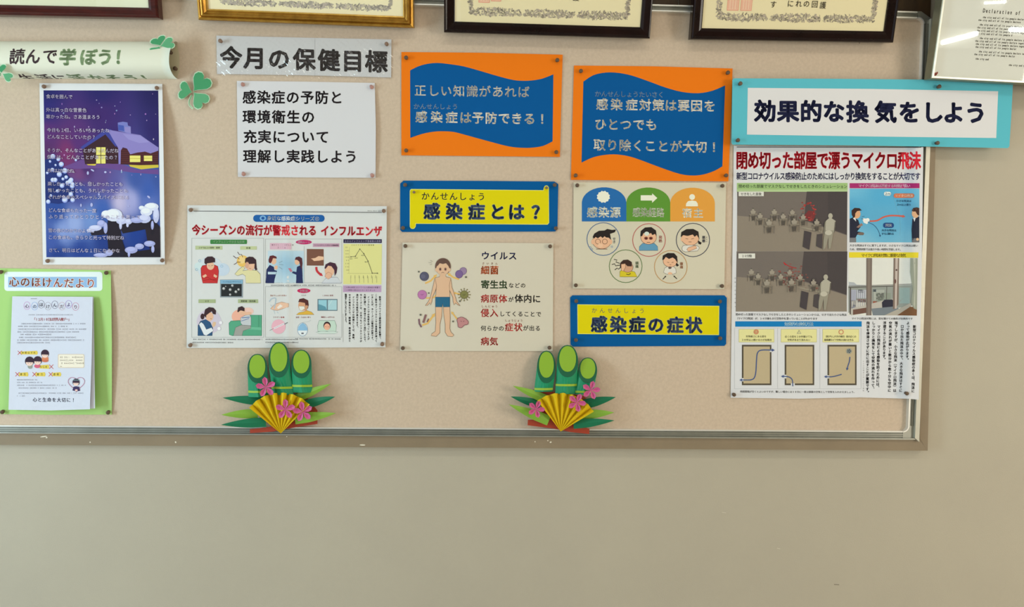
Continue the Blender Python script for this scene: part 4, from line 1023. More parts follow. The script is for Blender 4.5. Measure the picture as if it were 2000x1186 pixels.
d.z(560, 390, .1265); d.lay(3).e(264, 657, 124, 35, (190, 46, 104), n=24); d.r(404, 676, 812, 732, (196, 156, 178)); d.L = 6; d.T('感染ルート', 168, 658, 362, 660, 38, (246, 210, 226), 0.04); d.T('ウイルスがついた手から接触感染', 420, 704, 800, 706, 28, (90, 54, 84), 0.02)
d.z(560, 540, .1265); d.lay(3).e(264, 222, 102, 36, (196, 40, 92), n=24); d.L = 6; d.T('予防策', 196, 224, 330, 224, 44, (250, 196, 214), 0.04)
for s_, a, y_, b_, c in (('マスク', 222, 293, 300, (190, 160, 150)), ('こまめに換気', 548, 295, 722, (178, 84, 84)), ('加湿・うるおい保つ', 140, 632, 372, (186, 96, 96)), ('睡眠をしっかりとる', 530, 630, 738, (186, 90, 96))): d.T(s_, a, y_, b_, y_, 27, c, 0.02, 0.9)
d.z(360, 540, .1265); d.T('流水でしっかり手洗い', 1325, 296, 1580, 296, 26, (196, 110, 84), 0.02, 0.9); d.T('ワクチン接種', 1368, 632, 1545, 632, 26, (186, 84, 84), 0.02)
d.done('label_tag')
# small print
d.z(360, 540, .1265); d.lay(2)
GK = (96, 96, 98)
for x0, x1, y_ in ((120, 1205, 972), (120, 750, 1020), (1252, 1740, 972), (1252, 1700, 1018), (1335, 1700, 138)): d.greek(x0, y_, x1, y_+3, 20, GK, 0.12)
d.z(560, 540, .1265)
for x0, x1, y_ in ((130, 832, 964), (90, 170, 1018), (110, 756, 137)): d.greek(x0, y_, x1, y_+3, 20, GK, 0.12)
d.done('small_print')
# column of vertical text
d.lay(2)
for s_, x_, a, b_ in (('新型コロナウイルス感染症対策の影響で、', 1440, 303, 992), ('ここ数年はインフルエンザの患者数が減って', 1381, 268, 1018), ('いましたが、今シーズンは警戒が必要です。', 1322, 268, 1005), ('インフルエンザの免疫を持っている人が', 1262, 303, 985),
                      ('大幅に減り、南半球で先行して流行したので、', 1206, 268, 1032), ('今シーズンは、日本でもインフルエンザが', 1146, 268, 1020), ('流行する可能性が高まります。', 1089, 268, 812), ('インフルエンザの特徴としては、高熱、', 1030, 303, 1002),
                      ('せきや寒気などで、関節痛、倦怠感があり', 972, 268, 1017), ('無理をしないようにしましょう。', 912, 268, 730)):
    d.TV(s_, x_, a, b_, 35, (44, 42, 44), 0.03, 0.95)
d.done('vertical_text')
# graph
d.z(560, 390, .1265); d.lay(1)
d.r(876, 612, 1468, 670, (42, 34, 66)); d.p([(876, 684), (1470, 688), (1462, 1310), (872, 1306)], (222, 218, 146)); d.L = 4
d.T('日本のインフルエンザ患者数の推移', 890, 642, 1455, 642, 34, (196, 186, 220), 0.025, 0.95); d.T('コロナウイルスと患者数', 990, 702, 1355, 702, 22, (90, 86, 60), 0.02)
GC = (86, 84, 66)
d.l([(968, 735), (958, 1135)], 2.5, (150, 146, 104)); d.l([(935, 1138), (1418, 1140)], 3, (140, 136, 96)); 
for k in range(8): d.greek(905, 738+k*50, 962, 738+k*50, 16, (140, 136, 100)); (d.l([(990+k*64, 1168), (990+k*64, 1215)], 5, (140, 136, 100)) if k < 7 else None)
gp = [(990, 885), (1060, 875), (1128, 765), (1190, 835), (1255, 950), (1320, 1135), (1400, 1136)]
d.l(gp, 7, GC)
for g in gp: d.e(g[0], g[1], 9, 9, GC, n=8)
d.greek(975, 915, 1015, 915, 14, GC); d.greek(1045, 903, 1090, 903, 14, GC); d.greek(1150, 862, 1190, 862, 14, GC); d.greek(1205, 962, 1250, 962, 16, GC)
d.z(560, 540, .1265); d.lay(1).p([(870, 140), (1462, 140), (1460, 243), (868, 243)], (190, 158, 192)); d.L = 3; d.T('この間は新型コロナウイルス感染症の影響で', 888, 170, 1440, 172, 26, (84, 60, 96), 0.01); d.T('この期間の届出は少なくなりました', 888, 212, 1370, 213, 26, (84, 60, 96), 0.01)
for x_ in (988, 1056, 1124, 1190, 1256, 1322, 1390): d.l([(x_, 0), (x_, 100)], 5, (150, 146, 106))
d.done('yellow_graph')
# pictures
HR = (60, 38, 44); S2 = (228, 182, 152)
d.z(360, 390, .1265); d.lay(1)
for x_, y_, r_, c in ((400, 1060, 200, (206, 214, 222)), (590, 1080, 110, (196, 210, 226)), (225, 1030, 70, (204, 220, 222))): d.e(x_, y_, r_, r_*.9, c, n=20)
for x_, y_ in ((238, 945), (578, 1028), (190, 1080)): d.ring(x_, y_, 18, 6, (140, 180, 206))
outl([(262, 1180), (256, 1060), (280, 1020), (350, 1010), (470, 1010), (515, 1030), (530, 1100), (524, 1190), (510, 1290), (285, 1290)], (198, 50, 50), (120, 30, 34), 6)
d.e(404, 1020, 58, 66, S2, n=16); d.p([(310, 980), (312, 915), (360, 880), (430, 878), (475, 910), (476, 970), (450, 970), (400, 978), (350, 985), (340, 1010)], HR)
d.l([(372, 1018), (392, 1022)], 5, HR); d.l([(416, 1022), (440, 1014)], 5, HR); d.p([(276, 1180), (330, 1150), (350, 1180), (300, 1210)], S2); d.p([(510, 1180), (460, 1150), (450, 1185), (490, 1210)], S2)
for a in ([(285, 1215), (360, 1200), (430, 1240), (500, 1230)], [(290, 1250), (400, 1230), (505, 1260)]): d.l(a, 5, (140, 30, 34))
d.done('shivering_boy')
d.lay(1)
d.e(900, 950, 90, 90, (232, 190, 100), n=20); d.e(890, 930, 50, 60, (236, 206, 140), n=14)
for a in ([(822, 808), (850, 850), (880, 845), (905, 890)], [(755, 868), (800, 905), (825, 895), (850, 920)], [(765, 1002), (800, 985), (812, 965), (868, 965)]): d.l(a, 9, (84, 44, 40))
outl([(780, 1150), (840, 1080), (905, 1030), (935, 1060), (900, 1100), (990, 1085), (1120, 1095), (1170, 1150), (1180, 1290), (950, 1290), (945, 1180), (900, 1150), (820, 1175)], (222, 214, 164), (120, 110, 80), 5)
d.e(1020, 1020, 72, 76, S2, n=18); d.p([(935, 960), (945, 905), (1000, 880), (1060, 885), (1108, 930), (1118, 1060), (1130, 1080), (1100, 1092), (1082, 1060), (1085, 990), (1000, 995), (980, 960), (950, 1000)], HR)
d.p([(930, 1020), (960, 960), (1000, 1000), (985, 1060), (950, 1060)], (214, 166, 140)); d.l([(1000, 1060), (1030, 1066)], 5, (130, 70, 60)); d.done('headache_girl')
d.z(360, 540, .1265); d.lay(1)
d.p([(550, 50), (908, 48), (905, 328), (552, 325)], (140, 150, 158)); d.r(556, 56, 902, 112, (132, 176, 204)); d.r(568, 118, 886, 308, (38, 40, 42))
for x_, y_, r_ in ((608, 188, 23), (742, 143, 20), (708, 205, 22), (796, 238, 22), (838, 203, 19), (708, 282, 18), (640, 155, 9)): d.L = 5; d.e(x_, y_, r_, r_, (150, 150, 150), n=12); d.e(x_-4, y_-4, r_*.6, r_*.6, (206, 206, 206), n=10)
d.T('インフルエンザウイルス', 590, 84, 875, 84, 26, (60, 110, 160), 0.01); d.done('virus_photo')
d.lay(1)
d.e(380, 700, 190, 190, (206, 196, 212), n=20)
outl([(208, 915), (212, 760), (250, 690), (330, 665), (400, 710), (440, 800), (430, 915)], (44, 84, 124), (30, 50, 80), 5)
outl([(225, 740), (260, 705), (300, 740), (340, 820), (420, 790), (450, 840), (340, 915), (300, 900)], (224, 228, 232), (110, 110, 120), 5)
d.e(390, 620, 60, 70, S2, n=16); d.e(280, 620, 32, 46, HR); d.p([(300, 600), (320, 510), (380, 474), (450, 484), (490, 530), (486, 590), (440, 580), (424, 540), (380, 570), (340, 600), (336, 640)], HR)
d.p([(430, 740), (450, 700), (490, 710), (480, 760), (440, 790)], (222, 186, 150)); d.l([(400, 652), (425, 656)], 5, HR)
for x_, y_ in ((560, 716), (535, 806)): d.rr(x_-26, y_-26, x_+26, y_+24, 12, (236, 234, 240)); d.ring(x_, y_, 28, 4, (190, 180, 200))
d.done('coughing_girl')
d.lay(1)
d.e(860, 620, 130, 110, (236, 176, 154), n=20); d.e(980, 540, 90, 60, (236, 196, 184), n=14)
outl([(695, 900), (690, 720), (720, 690), (860, 680), (900, 740), (1020, 740), (1020, 598), (1195, 598), (1195, 915), (740, 915)], (86, 164, 130), (40, 100, 76), 6)
d.p([(820, 770), (1190, 790), (1190, 830), (1010, 820), (900, 840)], (110, 184, 150)); d.l([(1150, 600), (1150, 780)], 5, (50, 110, 84))
outl([(870, 640), (940, 600), (1010, 590), (1030, 640), (1030, 760), (920, 780), (870, 720)], (196, 200, 204), (110, 110, 116), 5); d.l([(890, 640), (1010, 630)], 12, (96, 120, 170)); d.l([(880, 690), (1000, 650)], 9, (96, 120, 170))
outl([(760, 915), (790, 790), (880, 750), (1020, 760), (1030, 800), (910, 840), (890, 915)], (158, 158, 152), (100, 100, 100), 5)
d.e(890, 550, 56, 50, S2, n=14); d.p([(818, 545), (830, 480), (890, 460), (930, 490), (930, 540), (870, 525), (830, 555)], HR); d.p([(920, 560), (1000, 545), (1040, 560), (1020, 590), (940, 600)], S2); d.done('aching_boy')
d.z(360, 390, .1265)
d.lay(1)
def gf(u, v):
    c = np.array([196, 214, 224.])-np.outer(np.exp(-((u-.55)**2+(v-.45)**2)*6), np.array([46, 26, 12.])); return c
d.field(1290, 790, 1850, 1290, 10, 8, gf)
outl([(1255, 1290), (1270, 1080), (1320, 1010), (1380, 1040), (1390, 1090), (1430, 1100), (1400, 1200), (1385, 1290)], (38, 46, 92), (24, 28, 60), 4)
d.e(1380, 950, 42, 52, S2, n=14); d.p([(1300, 930), (1320, 870), (1370, 860), (1420, 880), (1430, 910), (1370, 905), (1350, 960), (1330, 985), (1304, 970)], (96, 40, 44)); d.p([(1385, 1060), (1400, 1020), (1440, 1020), (1440, 1070), (1410, 1085)], S2)
for a in ([(1460, 975), (1515, 950)], [(1465, 1000), (1530, 1010)], [(1460, 1040), (1515, 1075)]): d.l(a, 5, (110, 130, 150))
d.z(560, 390, .1265)
outl([(145, 1290), (150, 1160), (80, 1130), (100, 1110), (150, 1120), (160, 1040), (200, 1020), (236, 1050), (250, 1290)], (38, 46, 92), (24, 28, 60), 4); d.p([(20, 1060), (60, 1060), (90, 1110), (60, 1120)], (196, 120, 140))
d.e(160, 960, 38, 50, S2, n=14); d.p([(125, 930), (140, 890), (190, 878), (236, 905), (244, 990), (232, 1080), (210, 1040), (196, 960), (160, 930)], (84, 40, 48)); d.done('sneezing_picture')
d.lay(1)
d.p([(310, 762), (570, 764), (572, 1020), (310, 1018)], (122, 82, 66)); outl([(370, 910), (440, 900), (490, 870), (570, 880), (572, 930), (500, 945), (420, 950), (400, 930)], (232, 190, 158), (150, 100, 76), 5)
d.arrow(smooth([(456, 1040), (462, 1090), (490, 1130), (530, 1160)], 4), 34, (196, 54, 62), 1.3)
outl([(540, 1290), (600, 1220), (680, 1200), (780, 1200), (845, 1290)], (206, 210, 216), (90, 100, 130), 5)
d.e(660, 1100, 74, 88, S2, n=18); d.p([(582, 1060), (600, 1000), (670, 965), (750, 985), (782, 1050), (770, 1130), (740, 1180), (735, 1090), (690, 1030), (640, 1020), (600, 1070)], (70, 40, 56)); outl([(600, 1150), (640, 1120), (690, 1140), (690, 1200), (640, 1230), (590, 1190)], (226, 178, 150), (160, 90, 80), 4); d.done('touching_picture')
d.z(360, 540, .1265); d.lay(1)
outl([(1330, 500), (1400, 430), (1500, 395), (1610, 420), (1610, 470), (1520, 500), (1440, 525), (1380, 520)], (232, 190, 162), (150, 100, 80), 5); d.p([(1430, 480), (1480, 430), (1520, 460), (1450, 505)], (236, 226, 218))
d.l(smooth([(1312, 390), (1350, 345), (1410, 340), (1405, 420), (1385, 500)], 4), 18, (176, 190, 202)); 
for a in ([(1330, 440), (1360, 470)], [(1380, 520), (1400, 580)], [(1430, 540), (1450, 570)]): d.l(a, 6, (176, 196, 208))
d.e(1455, 776, 108, 112, (232, 178, 192), n=26); d.l([(1316, 836), (1390, 800)], 5, (90, 90, 100)); d.l([(1380, 805), (1545, 730)], 26, (236, 230, 234)); d.l([(1380, 805), (1545, 730)], 4, (130, 110, 124)); d.l([(1545, 740), (1595, 712)], 9, (90, 90, 100))
d.done('washing_and_vaccine_picture')
d.z(560, 540, .1265); d.lay(1)
outl([(148, 592), (190, 560), (260, 545), (310, 525), (380, 550), (422, 590)], (220, 176, 70), (150, 110, 40), 4)
d.e(252, 450, 74, 82, (216, 160, 124), n=20); d.p([(178, 400), (195, 350), (260, 336), (330, 370), (340, 440), (325, 500), (295, 470), (280, 410), (200, 395)], (86, 44, 42)); outl([(188, 460), (270, 462), (280, 500), (230, 530), (196, 515)], (232, 228, 220), (130, 120, 110), 4); d.p([(280, 470), (310, 440), (330, 460), (300, 540), (280, 540)], (206, 150, 116))
d.done('masked_man')
d.lay(1).r(475, 350, 783, 532, (104, 124, 136)); d.r(490, 364, 618, 520, (150, 200, 214)); d.r(636, 364, 772, 518, (172, 208, 216)); d.p([(490, 430), (530, 440), (600, 470), (618, 520), (490, 520)], (96, 150, 168)); d.l([(700, 366), (650, 450)], 6, (206, 224, 228)); d.done('window_picture')
d.lay(1)
outl(ell(245, 820, 78, 102, 24), (226, 232, 236), (110, 140, 170), 6); d.p([(172, 836), (180, 780), (210, 740), (250, 722), (290, 745), (318, 800), (318, 836)], (140, 186, 220)); d.r(226, 868, 262, 892, (110, 110, 120)); d.l(smooth([(240, 716), (260, 705), (330, 700), (372, 675)], 3), 4, (180, 190, 190)); d.done('humidifier_picture')
d.lay(1)
outl([(480, 850), (478, 760), (500, 682), (740, 682), (766, 760), (760, 850)], (196, 216, 202), (110, 136, 124), 6); outl([(450, 862), (530, 848), (720, 846), (796, 860), (740, 885), (500, 885)], (206, 220, 212), (130, 150, 140), 4); d.e(622, 762, 56, 64, HR, n=16); d.e(622, 778, 46, 52, (236, 178, 150), n=16); d.l([(596, 778), (612, 782)], 4, HR); d.l([(634, 782), (650, 778)], 4, HR); d.done('sleeping_child')
pins(d, 'influenza newspaper poster', [(374, 409, 'upper left corner'), (749.7, 411, 'upper right corner'), (373, 672.5, 'lower left corner'), (746.6, 670.5, 'lower right corner')], 'pin_brown', (0.3, 0.1))

# ---- micro droplet poster
def ramp(x, y):
    t = np.clip((x-(1746+(776-y)*0.035))/34, 0, 1); return 0.0125*t*t*(3-2*t)+0.002*np.clip((y-600)/180, 0, 1)**2*np.clip((x-1500)/300, 0, 1)+0.0008*np.exp(-((y-510)/8)**2)+0.0007*np.exp(-((y-372)/8)**2)+0.0007*np.exp(-((y-642)/8)**2)
d = sheet('ventilation_news_poster', 'tall news poster about droplets in closed rooms, overlapping the right rail of the board', 'poster',
          [(1433, 284.5), (1620, 286), (1803.5, 287.5), (1800, 540), (1794.5, 781), (1773, 779), (1680, 776.5), (1560, 779), (1427, 777), (1430, 540)], (218, 220, 226), 0.0137, ramp, 0.0003, 'crumpled', step=3.5)
d.cutt = 4
d.z(1420, 280, .205)
d.l([(92, 35), (1850, 38)], 7, (60, 60, 62)); d.L = 4
d.T('閉め切った部屋で漂うマイクロ飛沫', 86, 161, 1846, 163, 176, (222, 34, 54), 0.024, 0.66); d.T('新型コロナウイルス感染防止のためにはしっかり換気をすることが大切です', 90, 312, 1842, 314, 76, (38, 38, 92), 0.022, 0.72); d.done('headline')
d.lay(1).r(94, 378, 1148, 440, (158, 192, 128)); d.r(94, 440, 1148, 462, (176, 202, 150)); d.L = 4; d.T('閉め切った部屋でマスクなしでせきをしたときのシミュレーション', 108, 408, 1146, 412, 35, (56, 70, 50), 0.015); 
d.done('green_heading_bar'); d.lay(1).r(1168, 380, 1834, 428, (168, 42, 112)); d.L = 4; d.T('マイクロ飛沫は浮遊する時間が長い', 1252, 404, 1745, 405, 34, (244, 200, 224), 0.03); d.done('magenta_heading_bar')
d.z(1420, 480, .205); d.lay(1).p([(1162, 62), (1824, 64), (1822, 116), (1162, 114)], (230, 212, 52)); d.L = 4; d.T('マイクロ飛沫対策に重要な換気', 1280, 92, 1704, 92, 36, (80, 70, 30), 0.03)
d.done('yellow_heading_bar'); d.lay(1).r(78, 721, 1283, 772, (4, 124, 192)); d.L = 4; d.T('効果的な換気方法', 548, 746, 822, 746, 40, (190, 224, 244), 0.04); d.done('blue_heading_bar')
def mannequin(x, y, s, c=(150, 144, 132), c2=(96, 92, 86), seat=True):
    d.e(x, y-26*s, 11*s, 13*s, c, n=9); d.e(x, y-33*s, 11*s, 6*s, c2, n=7); d.p([(x-26*s, y-8*s), (x-8*s, y-16*s), (x+10*s, y-16*s), (x+27*s, y-6*s), (x+18*s, y+18*s), (x-18*s, y+18*s)], c)
    if seat:
        d.p([(x-44*s, y+22*s), (x+34*s, y+14*s), (x+50*s, y+26*s), (x-30*s, y+36*s)], (134, 126, 114))
        for q in (-34, -8, 18, 44): d.l([(x+q*s, y+26*s), (x+(q-3)*s, y+88*s)], 4*s, (98, 92, 84))
        d.p([(x-16*s, y+44*s), (x+22*s, y+38*s), (x+14*s, y+78*s), (x-8*s, y+82*s)], (84, 78, 72))
def scene3d(y0, ox, red):
    d.lay(1).p([(95, 460+y0-ox[1]), (1148, 460+y0-ox[1]), (1146, 1032+y0-ox[1]), (95, 1030+y0-ox[1])], (114, 108, 104))
for kk, (ox, oy) in enumerate(((0, 0), (0, 0))):
    d.z(1420, 280 if kk == 0 else 480-0, .205)
    if kk == 0: T0, B0, sh, dx = 460, 1030, 0, 0
    else: T0, B0, sh, dx = 55, 628, -402, -28
    d.lay(1).p([(97-kk*6, T0), (1147, T0), (1143-kk*4, B0), (95-kk*12, B0-1)], (116, 108, 103))
    d.p([(96, 690+sh+10*kk), (745+dx, 742+sh), (1140, 870+sh+8), (1141, B0), (96-kk*10, B0)], (140, 130, 118))
    d.p([(760+dx, T0), (1145, T0), (1140, 872+sh), (735+dx, 730+sh), (748+dx, 560+sh)], (78, 71, 72))
    d.p([(960+dx*.2, T0), (1145, T0), (1140, 872+sh), (965+dx*.2, 800+sh)], (72, 66, 68))
    if kk == 0:
        for k in range(46):
            t = rng.uniform(0, 6.28); r_ = 60+rng.gauss(0, 13); d.L = 8+k % 3; d.e(770+r_*math.cos(t)*1.0, 645+r_*math.sin(t)*1.25, rng.uniform(5, 13), rng.uniform(4, 9), (178, 60, 58) if k % 2 else (140, 62, 60), n=7)
        d.p([(735, 690), (775, 640), (830, 650), (840, 700), (815, 745), (750, 735)], (120, 52, 54))
    else:
        d.L = 8; d.l(smooth([(545, 165), (580, 190), (620, 205), (662, 215)], 3), 7, (176, 44, 48)); d.l([(540, 160), (560, 185)], 10, (186, 40, 46))
        for k in range(60): d.L = 8+k % 3; d.e(600+rng.gauss(0, 75), 290+rng.gauss(0, 50), rng.uniform(6, 16), rng.uniform(4, 9), (142, 84, 78) if k % 2 else (124, 76, 72), n=7)
    d.L = 12
    for (x_, y_, s_) in ((248, 650, 1), (450, 652, 1), (622, 655, .95), (315, 690, 1), (535, 695, 1), (725, 700, .95), (400, 755, 1.15), (640, 745, 1.1), (855, 750, 1.0)):
        mannequin(x_+dx*(0.4+x_/1200), y_+sh+4, s_, (158, 150, 138)); 
    d.L = 40
    d.p([(690+dx, 800+sh), (760+dx, 820+sh), (905+dx, 850+sh), (910+dx, 830+sh), (740+dx, 800+sh)], (150, 142, 128))
    d.p([(738+dx, 832+sh), (805+dx, 850+sh), (785+dx, 1015+sh), (722+dx, 985+sh)], (70, 64, 68)); d.p([(858+dx, 868+sh), (912+dx, 860+sh), (905+dx, 1005+sh), (850+dx, 980+sh)], (76, 70, 72))
    mc = (176, 172, 158)
    x_ = 985+dx*1.6; y_ = 740+sh+(10 if kk else 0)
    d.e(x_, y_-48, 22, 26, mc, n=12); d.p([(x_-14, y_-26), (x_+12, y_-26), (x_+50, y_), (x_+46, y_+60), (x_+30, y_+110), (x_-50, y_+110), (x_-46, y_+40), (x_-44, y_)], mc)
    d.p([(x_-50, y_+90), (x_+30, y_+90), (x_+16, y_+180), (x_+2, y_+262), (x_-18, y_+264), (x_-20, y_+160), (x_-44, y_+250), (x_-70, y_+280), (x_-66, y_+180)], (150, 146, 132)); d.e(x_-18, y_+112, 34, 24, (190, 186, 172), n=12); d.l([(x_-48, y_+8), (x_-62, y_+120)], 11, (128, 124, 112)); d.l([(x_+46, y_+8), (x_+36, y_+110)], 9, (108, 104, 96))
    d.L = 60
    if kk == 0: d.r(110, 460, 350, 504, (222, 222, 216)); d.T('せきをした直後', 130, 483, 328, 483, 30, (60, 58, 56), 0.03)
    else: d.r(108, 74, 268, 122, (222, 222, 216)); d.T('20分後', 140, 98, 235, 98, 30, (60, 58, 56), 0.03)
    d.done('simulation_picture')
# sky picture
d.z(1420, 280, .205); d.lay(1)
d.field(1168, 432, 1832, 944, 40, 14, blend([(0, 0, (110, 188, 226)), (1, 0, (110, 188, 226)), (.5, .15, (84, 172, 218)), (.5, .5, (92, 172, 214)), (0, 1, (128, 190, 220)), (1, 1, (120, 184, 214)), (0, .4, (84, 168, 214)), (1, .5, (100, 170, 208))]))
NV = (34, 38, 58)
d.l(smooth([(1570, 470), (1610, 600), (1640, 700), (1650, 800), (1640, 940)], 4), 2, (110, 150, 180))
d.p([(1168, 944), (1168, 720), (1200, 705), (1250, 730), (1272, 800), (1240, 840), (1300, 850), (1298, 876), (1240, 870), (1225, 900), (1230, 944)], NV); d.p([(1200, 715), (1222, 700), (1230, 745)], (226, 228, 232)); d.r(1170, 900, 1230, 944, (120, 124, 130))
d.e(1234, 672, 38, 46, (222, 170, 130), n=14); d.p([(1188, 680), (1186, 640), (1215, 615), (1262, 618), (1285, 640), (1240, 646), (1222, 668), (1220, 700), (1204, 712)], (58, 36, 34)); d.e(1275, 862, 32, 14, (120, 104, 96)); d.p([(1232, 800), (1280, 760), (1296, 780), (1252, 806)], (150, 120, 110))
for k, (x_, y_, r_) in enumerate(((1320, 740, 24), (1340, 730, 18), (1305, 728, 14), (1330, 755, 14))): d.e(x_, y_, r_, r_, (236, 240, 242), n=10)
for a in ([(1285, 700), (1310, 694)], [(1282, 716), (1300, 728)]): d.l(a, 4, (60, 70, 90))
d.arrow(smooth([(1360, 742), (1430, 736), (1490, 704), (1550, 690), (1620, 690), (1680, 696)], 4), 15, (206, 98, 84), 1.7)
d.arrow(smooth([(1340, 752), (1400, 780), (1440, 830), (1458, 880)], 4), 4, (44, 84, 130), 4)
d.p([(1762, 944), (1758, 820), (1766, 720), (1800, 705), (1832, 700), (1832, 944)], NV); d.r(1764, 905, 1830, 944, (116, 116, 122)); d.p([(1772, 712), (1800, 704), (1786, 748)], (226, 228, 232)); d.e(1796, 668, 36, 44, (226, 178, 140), n=14); d.p([(1760, 640), (1775, 616), (1810, 610), (1832, 618), (1832, 690), (1812, 680), (1796, 650), (1770, 650)], (70, 44, 40)); d.e(1815, 915, 14, 14, (226, 190, 156), n=8)
d.rr(1495, 462, 1562, 500, 17, (224, 236, 240)); d.rr(1588, 478, 1784, 520, 20, (212, 120, 84)); d.rr(1488, 757, 1590, 806, 22, (24, 66, 128)); d.L += 2
d.T('２ｍ', 1500, 482, 1558, 482, 32, (60, 100, 140), 0.03); d.T('マイクロ飛沫', 1600, 499, 1772, 499, 28, (250, 220, 200), 0.03); d.T('飛沫', 1508, 781, 1570, 781, 32, (220, 230, 244), 0.04)
d.T('小さな飛沫は', 1612, 548, 1755, 550, 24, (40, 80, 120), 0.02); d.T('２ｍ以上漂う', 1616, 584, 1752, 586, 24, (40, 80, 120), 0.02); d.T('大きな飛沫は', 1474, 828, 1614, 830, 24, (40, 80, 120), 0.02); d.T('すぐに落ちる', 1474, 862, 1590, 862, 24, (40, 80, 120), 0.02)
d.done('droplet_picture')
# window photograph
d.z(1420, 480, .205); d.lay(1)
d.p([(1156, 118), (1816, 120), (1808, 668), (1153, 664)], (224, 226, 222))
d.p([(1160, 345), (1210, 350), (1235, 372), (1320, 375), (1320, 390), (1160, 392)], (176, 182, 190))
d.p([(1156, 390), (1810, 372), (1810, 560), (1600, 600), (1156, 640)], (150, 156, 152))
for a in (((1175, 420), (1230, 620), (176, 180, 200)), ((1235, 420), (1330, 500), (190, 194, 206)), ((1400, 420), (1500, 520), (170, 176, 170)), ((1245, 420), (1300, 450), (90, 96, 110)), ((1390, 415), (1420, 440), (90, 100, 110)), ((1420, 450), (1560, 540), (140, 150, 140)), ((1180, 520), (1320, 600), (206, 204, 198)), ((1240, 510), (1320, 540), (130, 90, 80)), ((1390, 530), (1430, 570), (150, 80, 60)), ((1640, 400), (1740, 550), (150, 172, 172))): d.r(a[0][0], a[0][1], a[1][0], a[1][1], a[2]); d.L -= 1
d.L += 1
for k in range(8): d.l([(1170+k*20, 425), (1168+k*20, 600)], 5, (130, 134, 150)); d.L -= 1
d.L += 1
d.l([(1156, 398), (1590, 385)], 8, (84, 80, 78)); d.l([(1156, 386), (1760, 366)], 6, (120, 118, 114)); d.l([(1176, 400), (1174, 655)], 12, (88, 80, 76)); d.l([(1522, 390), (1518, 560)], 6, (100, 96, 92))
d.p([(1180, 600), (1500, 520), (1600, 500), (1600, 560), (1400, 610), (1180, 664)], (186, 182, 176)); d.p([(1200, 610), (1330, 590), (1330, 640), (1200, 660)], (110, 80, 70)); d.p([(1475, 540), (1500, 515), (1570, 512), (1595, 530), (1590, 590), (1480, 610)], (46, 46, 62)); d.p([(1375, 600), (1590, 580), (1640, 600), (1560, 664), (1390, 664)], (120, 130, 140))
d.p([(1620, 664), (1740, 580), (1810, 590), (1808, 667)], (120, 84, 58)); d.p([(1500, 664), (1640, 600), (1750, 545), (1755, 575), (1620, 664)], (176, 170, 160))
d.p([(1328, 118), (1382, 119), (1376, 664), (1326, 664)], (120, 108, 102)); d.p([(1342, 119), (1366, 119), (1362, 664), (1340, 664)], (134, 122, 114))
d.p([(1588, 119), (1640, 119), (1632, 560), (1600, 604), (1580, 604)], (128, 112, 104)); d.p([(1604, 119), (1628, 119), (1616, 600), (1598, 600)], (196, 184, 178)); d.e(1614, 232, 9, 10, (90, 70, 66), n=8); d.e(1602, 340, 10, 22, (110, 80, 76), n=8)
d.p([(1746, 119), (1816, 120), (1809, 610), (1780, 600), (1752, 540), (1770, 420), (1744, 250)], (152, 158, 146)); d.p([(1772, 119), (1796, 120), (1792, 600), (1776, 560), (1788, 400)], (180, 184, 172))
d.done('window_photo')
# small print
d.lay(1)
d.T('閉め切った部屋でマスクなしでせきをしたときのシミュレーションからは、せきで出た小さな飛沫', 82, 655, 1140, 659, 25, (70, 70, 70), 0.01); d.T('（マイクロ飛沫）が、20分後もまだ空気中を漂っていることがわかります', 82, 693, 862, 696, 25, (70, 70, 70), 0.01); d.T('マイクロ飛沫対策には、窓を開けての換気が効果的です', 1186, 694, 1770, 696, 24, (70, 70, 70), 0.01)
d.z(1420, 280, .205); d.T('大きな飛沫はすぐに落下しますが、小さなマイクロ飛沫は軽い', 1168, 973, 1820, 976, 24, (70, 70, 70), 0.01); d.T('ため、密閉状態では遠方や長い時間を浮遊します。', 1168, 1010, 1668, 1012, 24, (70, 70, 70), 0.01)
d.z(1420, 600, .2362); d.T('時間間隔が空くとよいのですが、難しい場合には30分に一度は部屋の空気として空気を入れかえましょう。', 108, 699, 1066, 703, 20, (80, 78, 78), 0.01)
d.TV('マイクロ飛沫にはしっかり換気', 1128, 440, 700, 13, (150, 150, 150), 0.0); d.z(1420, 480, .205); d.TV('部屋の空気の動き', 78, 290, 600, 14, (130, 130, 130), 0.0)
d.done('small_print')
# ventilation diagrams
d.z(1420, 600, .2362); d.lay(1)
for x_ in (62, 418, 768, 1108): d.l([(x_, 172), (x_, 676)], 2, (186, 190, 196))
d.l([(62, 676), (1108, 676)], 2, (186, 190, 196)); d.l([(62, 172), (1108, 172)], 2, (186, 190, 196))
for (a, b_, x0, x1) in ((97, 390, 128, 362), (445, 742, 482, 716), (790, 1092, 836, 1066)):
    d.lay(2).r(a, 182, b_, 291, (196, 192, 130)); d.r(a+3, 185, b_-3, 287, (228, 224, 162)); d.r(x0-5, 312, x1+5, 646, (84, 76, 64)); d.r(x0+8, 326, x1-8, 632, (190, 174, 142))
PA = (220, 222, 226)
d.L = 6; d.r(354, 350, 369, 372, PA); d.r(120, 588, 137, 614, PA); d.r(474, 560, 491, 590, PA); d.r(528, 630, 560, 648, PA); d.r(828, 565, 845, 590, PA)
AB = (66, 88, 140)
d.arrow(smooth([(200, 603), (118, 603)], 1), 8, AB, 2.4); d.arrow(smooth([(190, 603), (222, 590), (238, 540), (244, 440), (252, 380), (285, 356), (378, 356)], 4), 9, AB, 2.4)
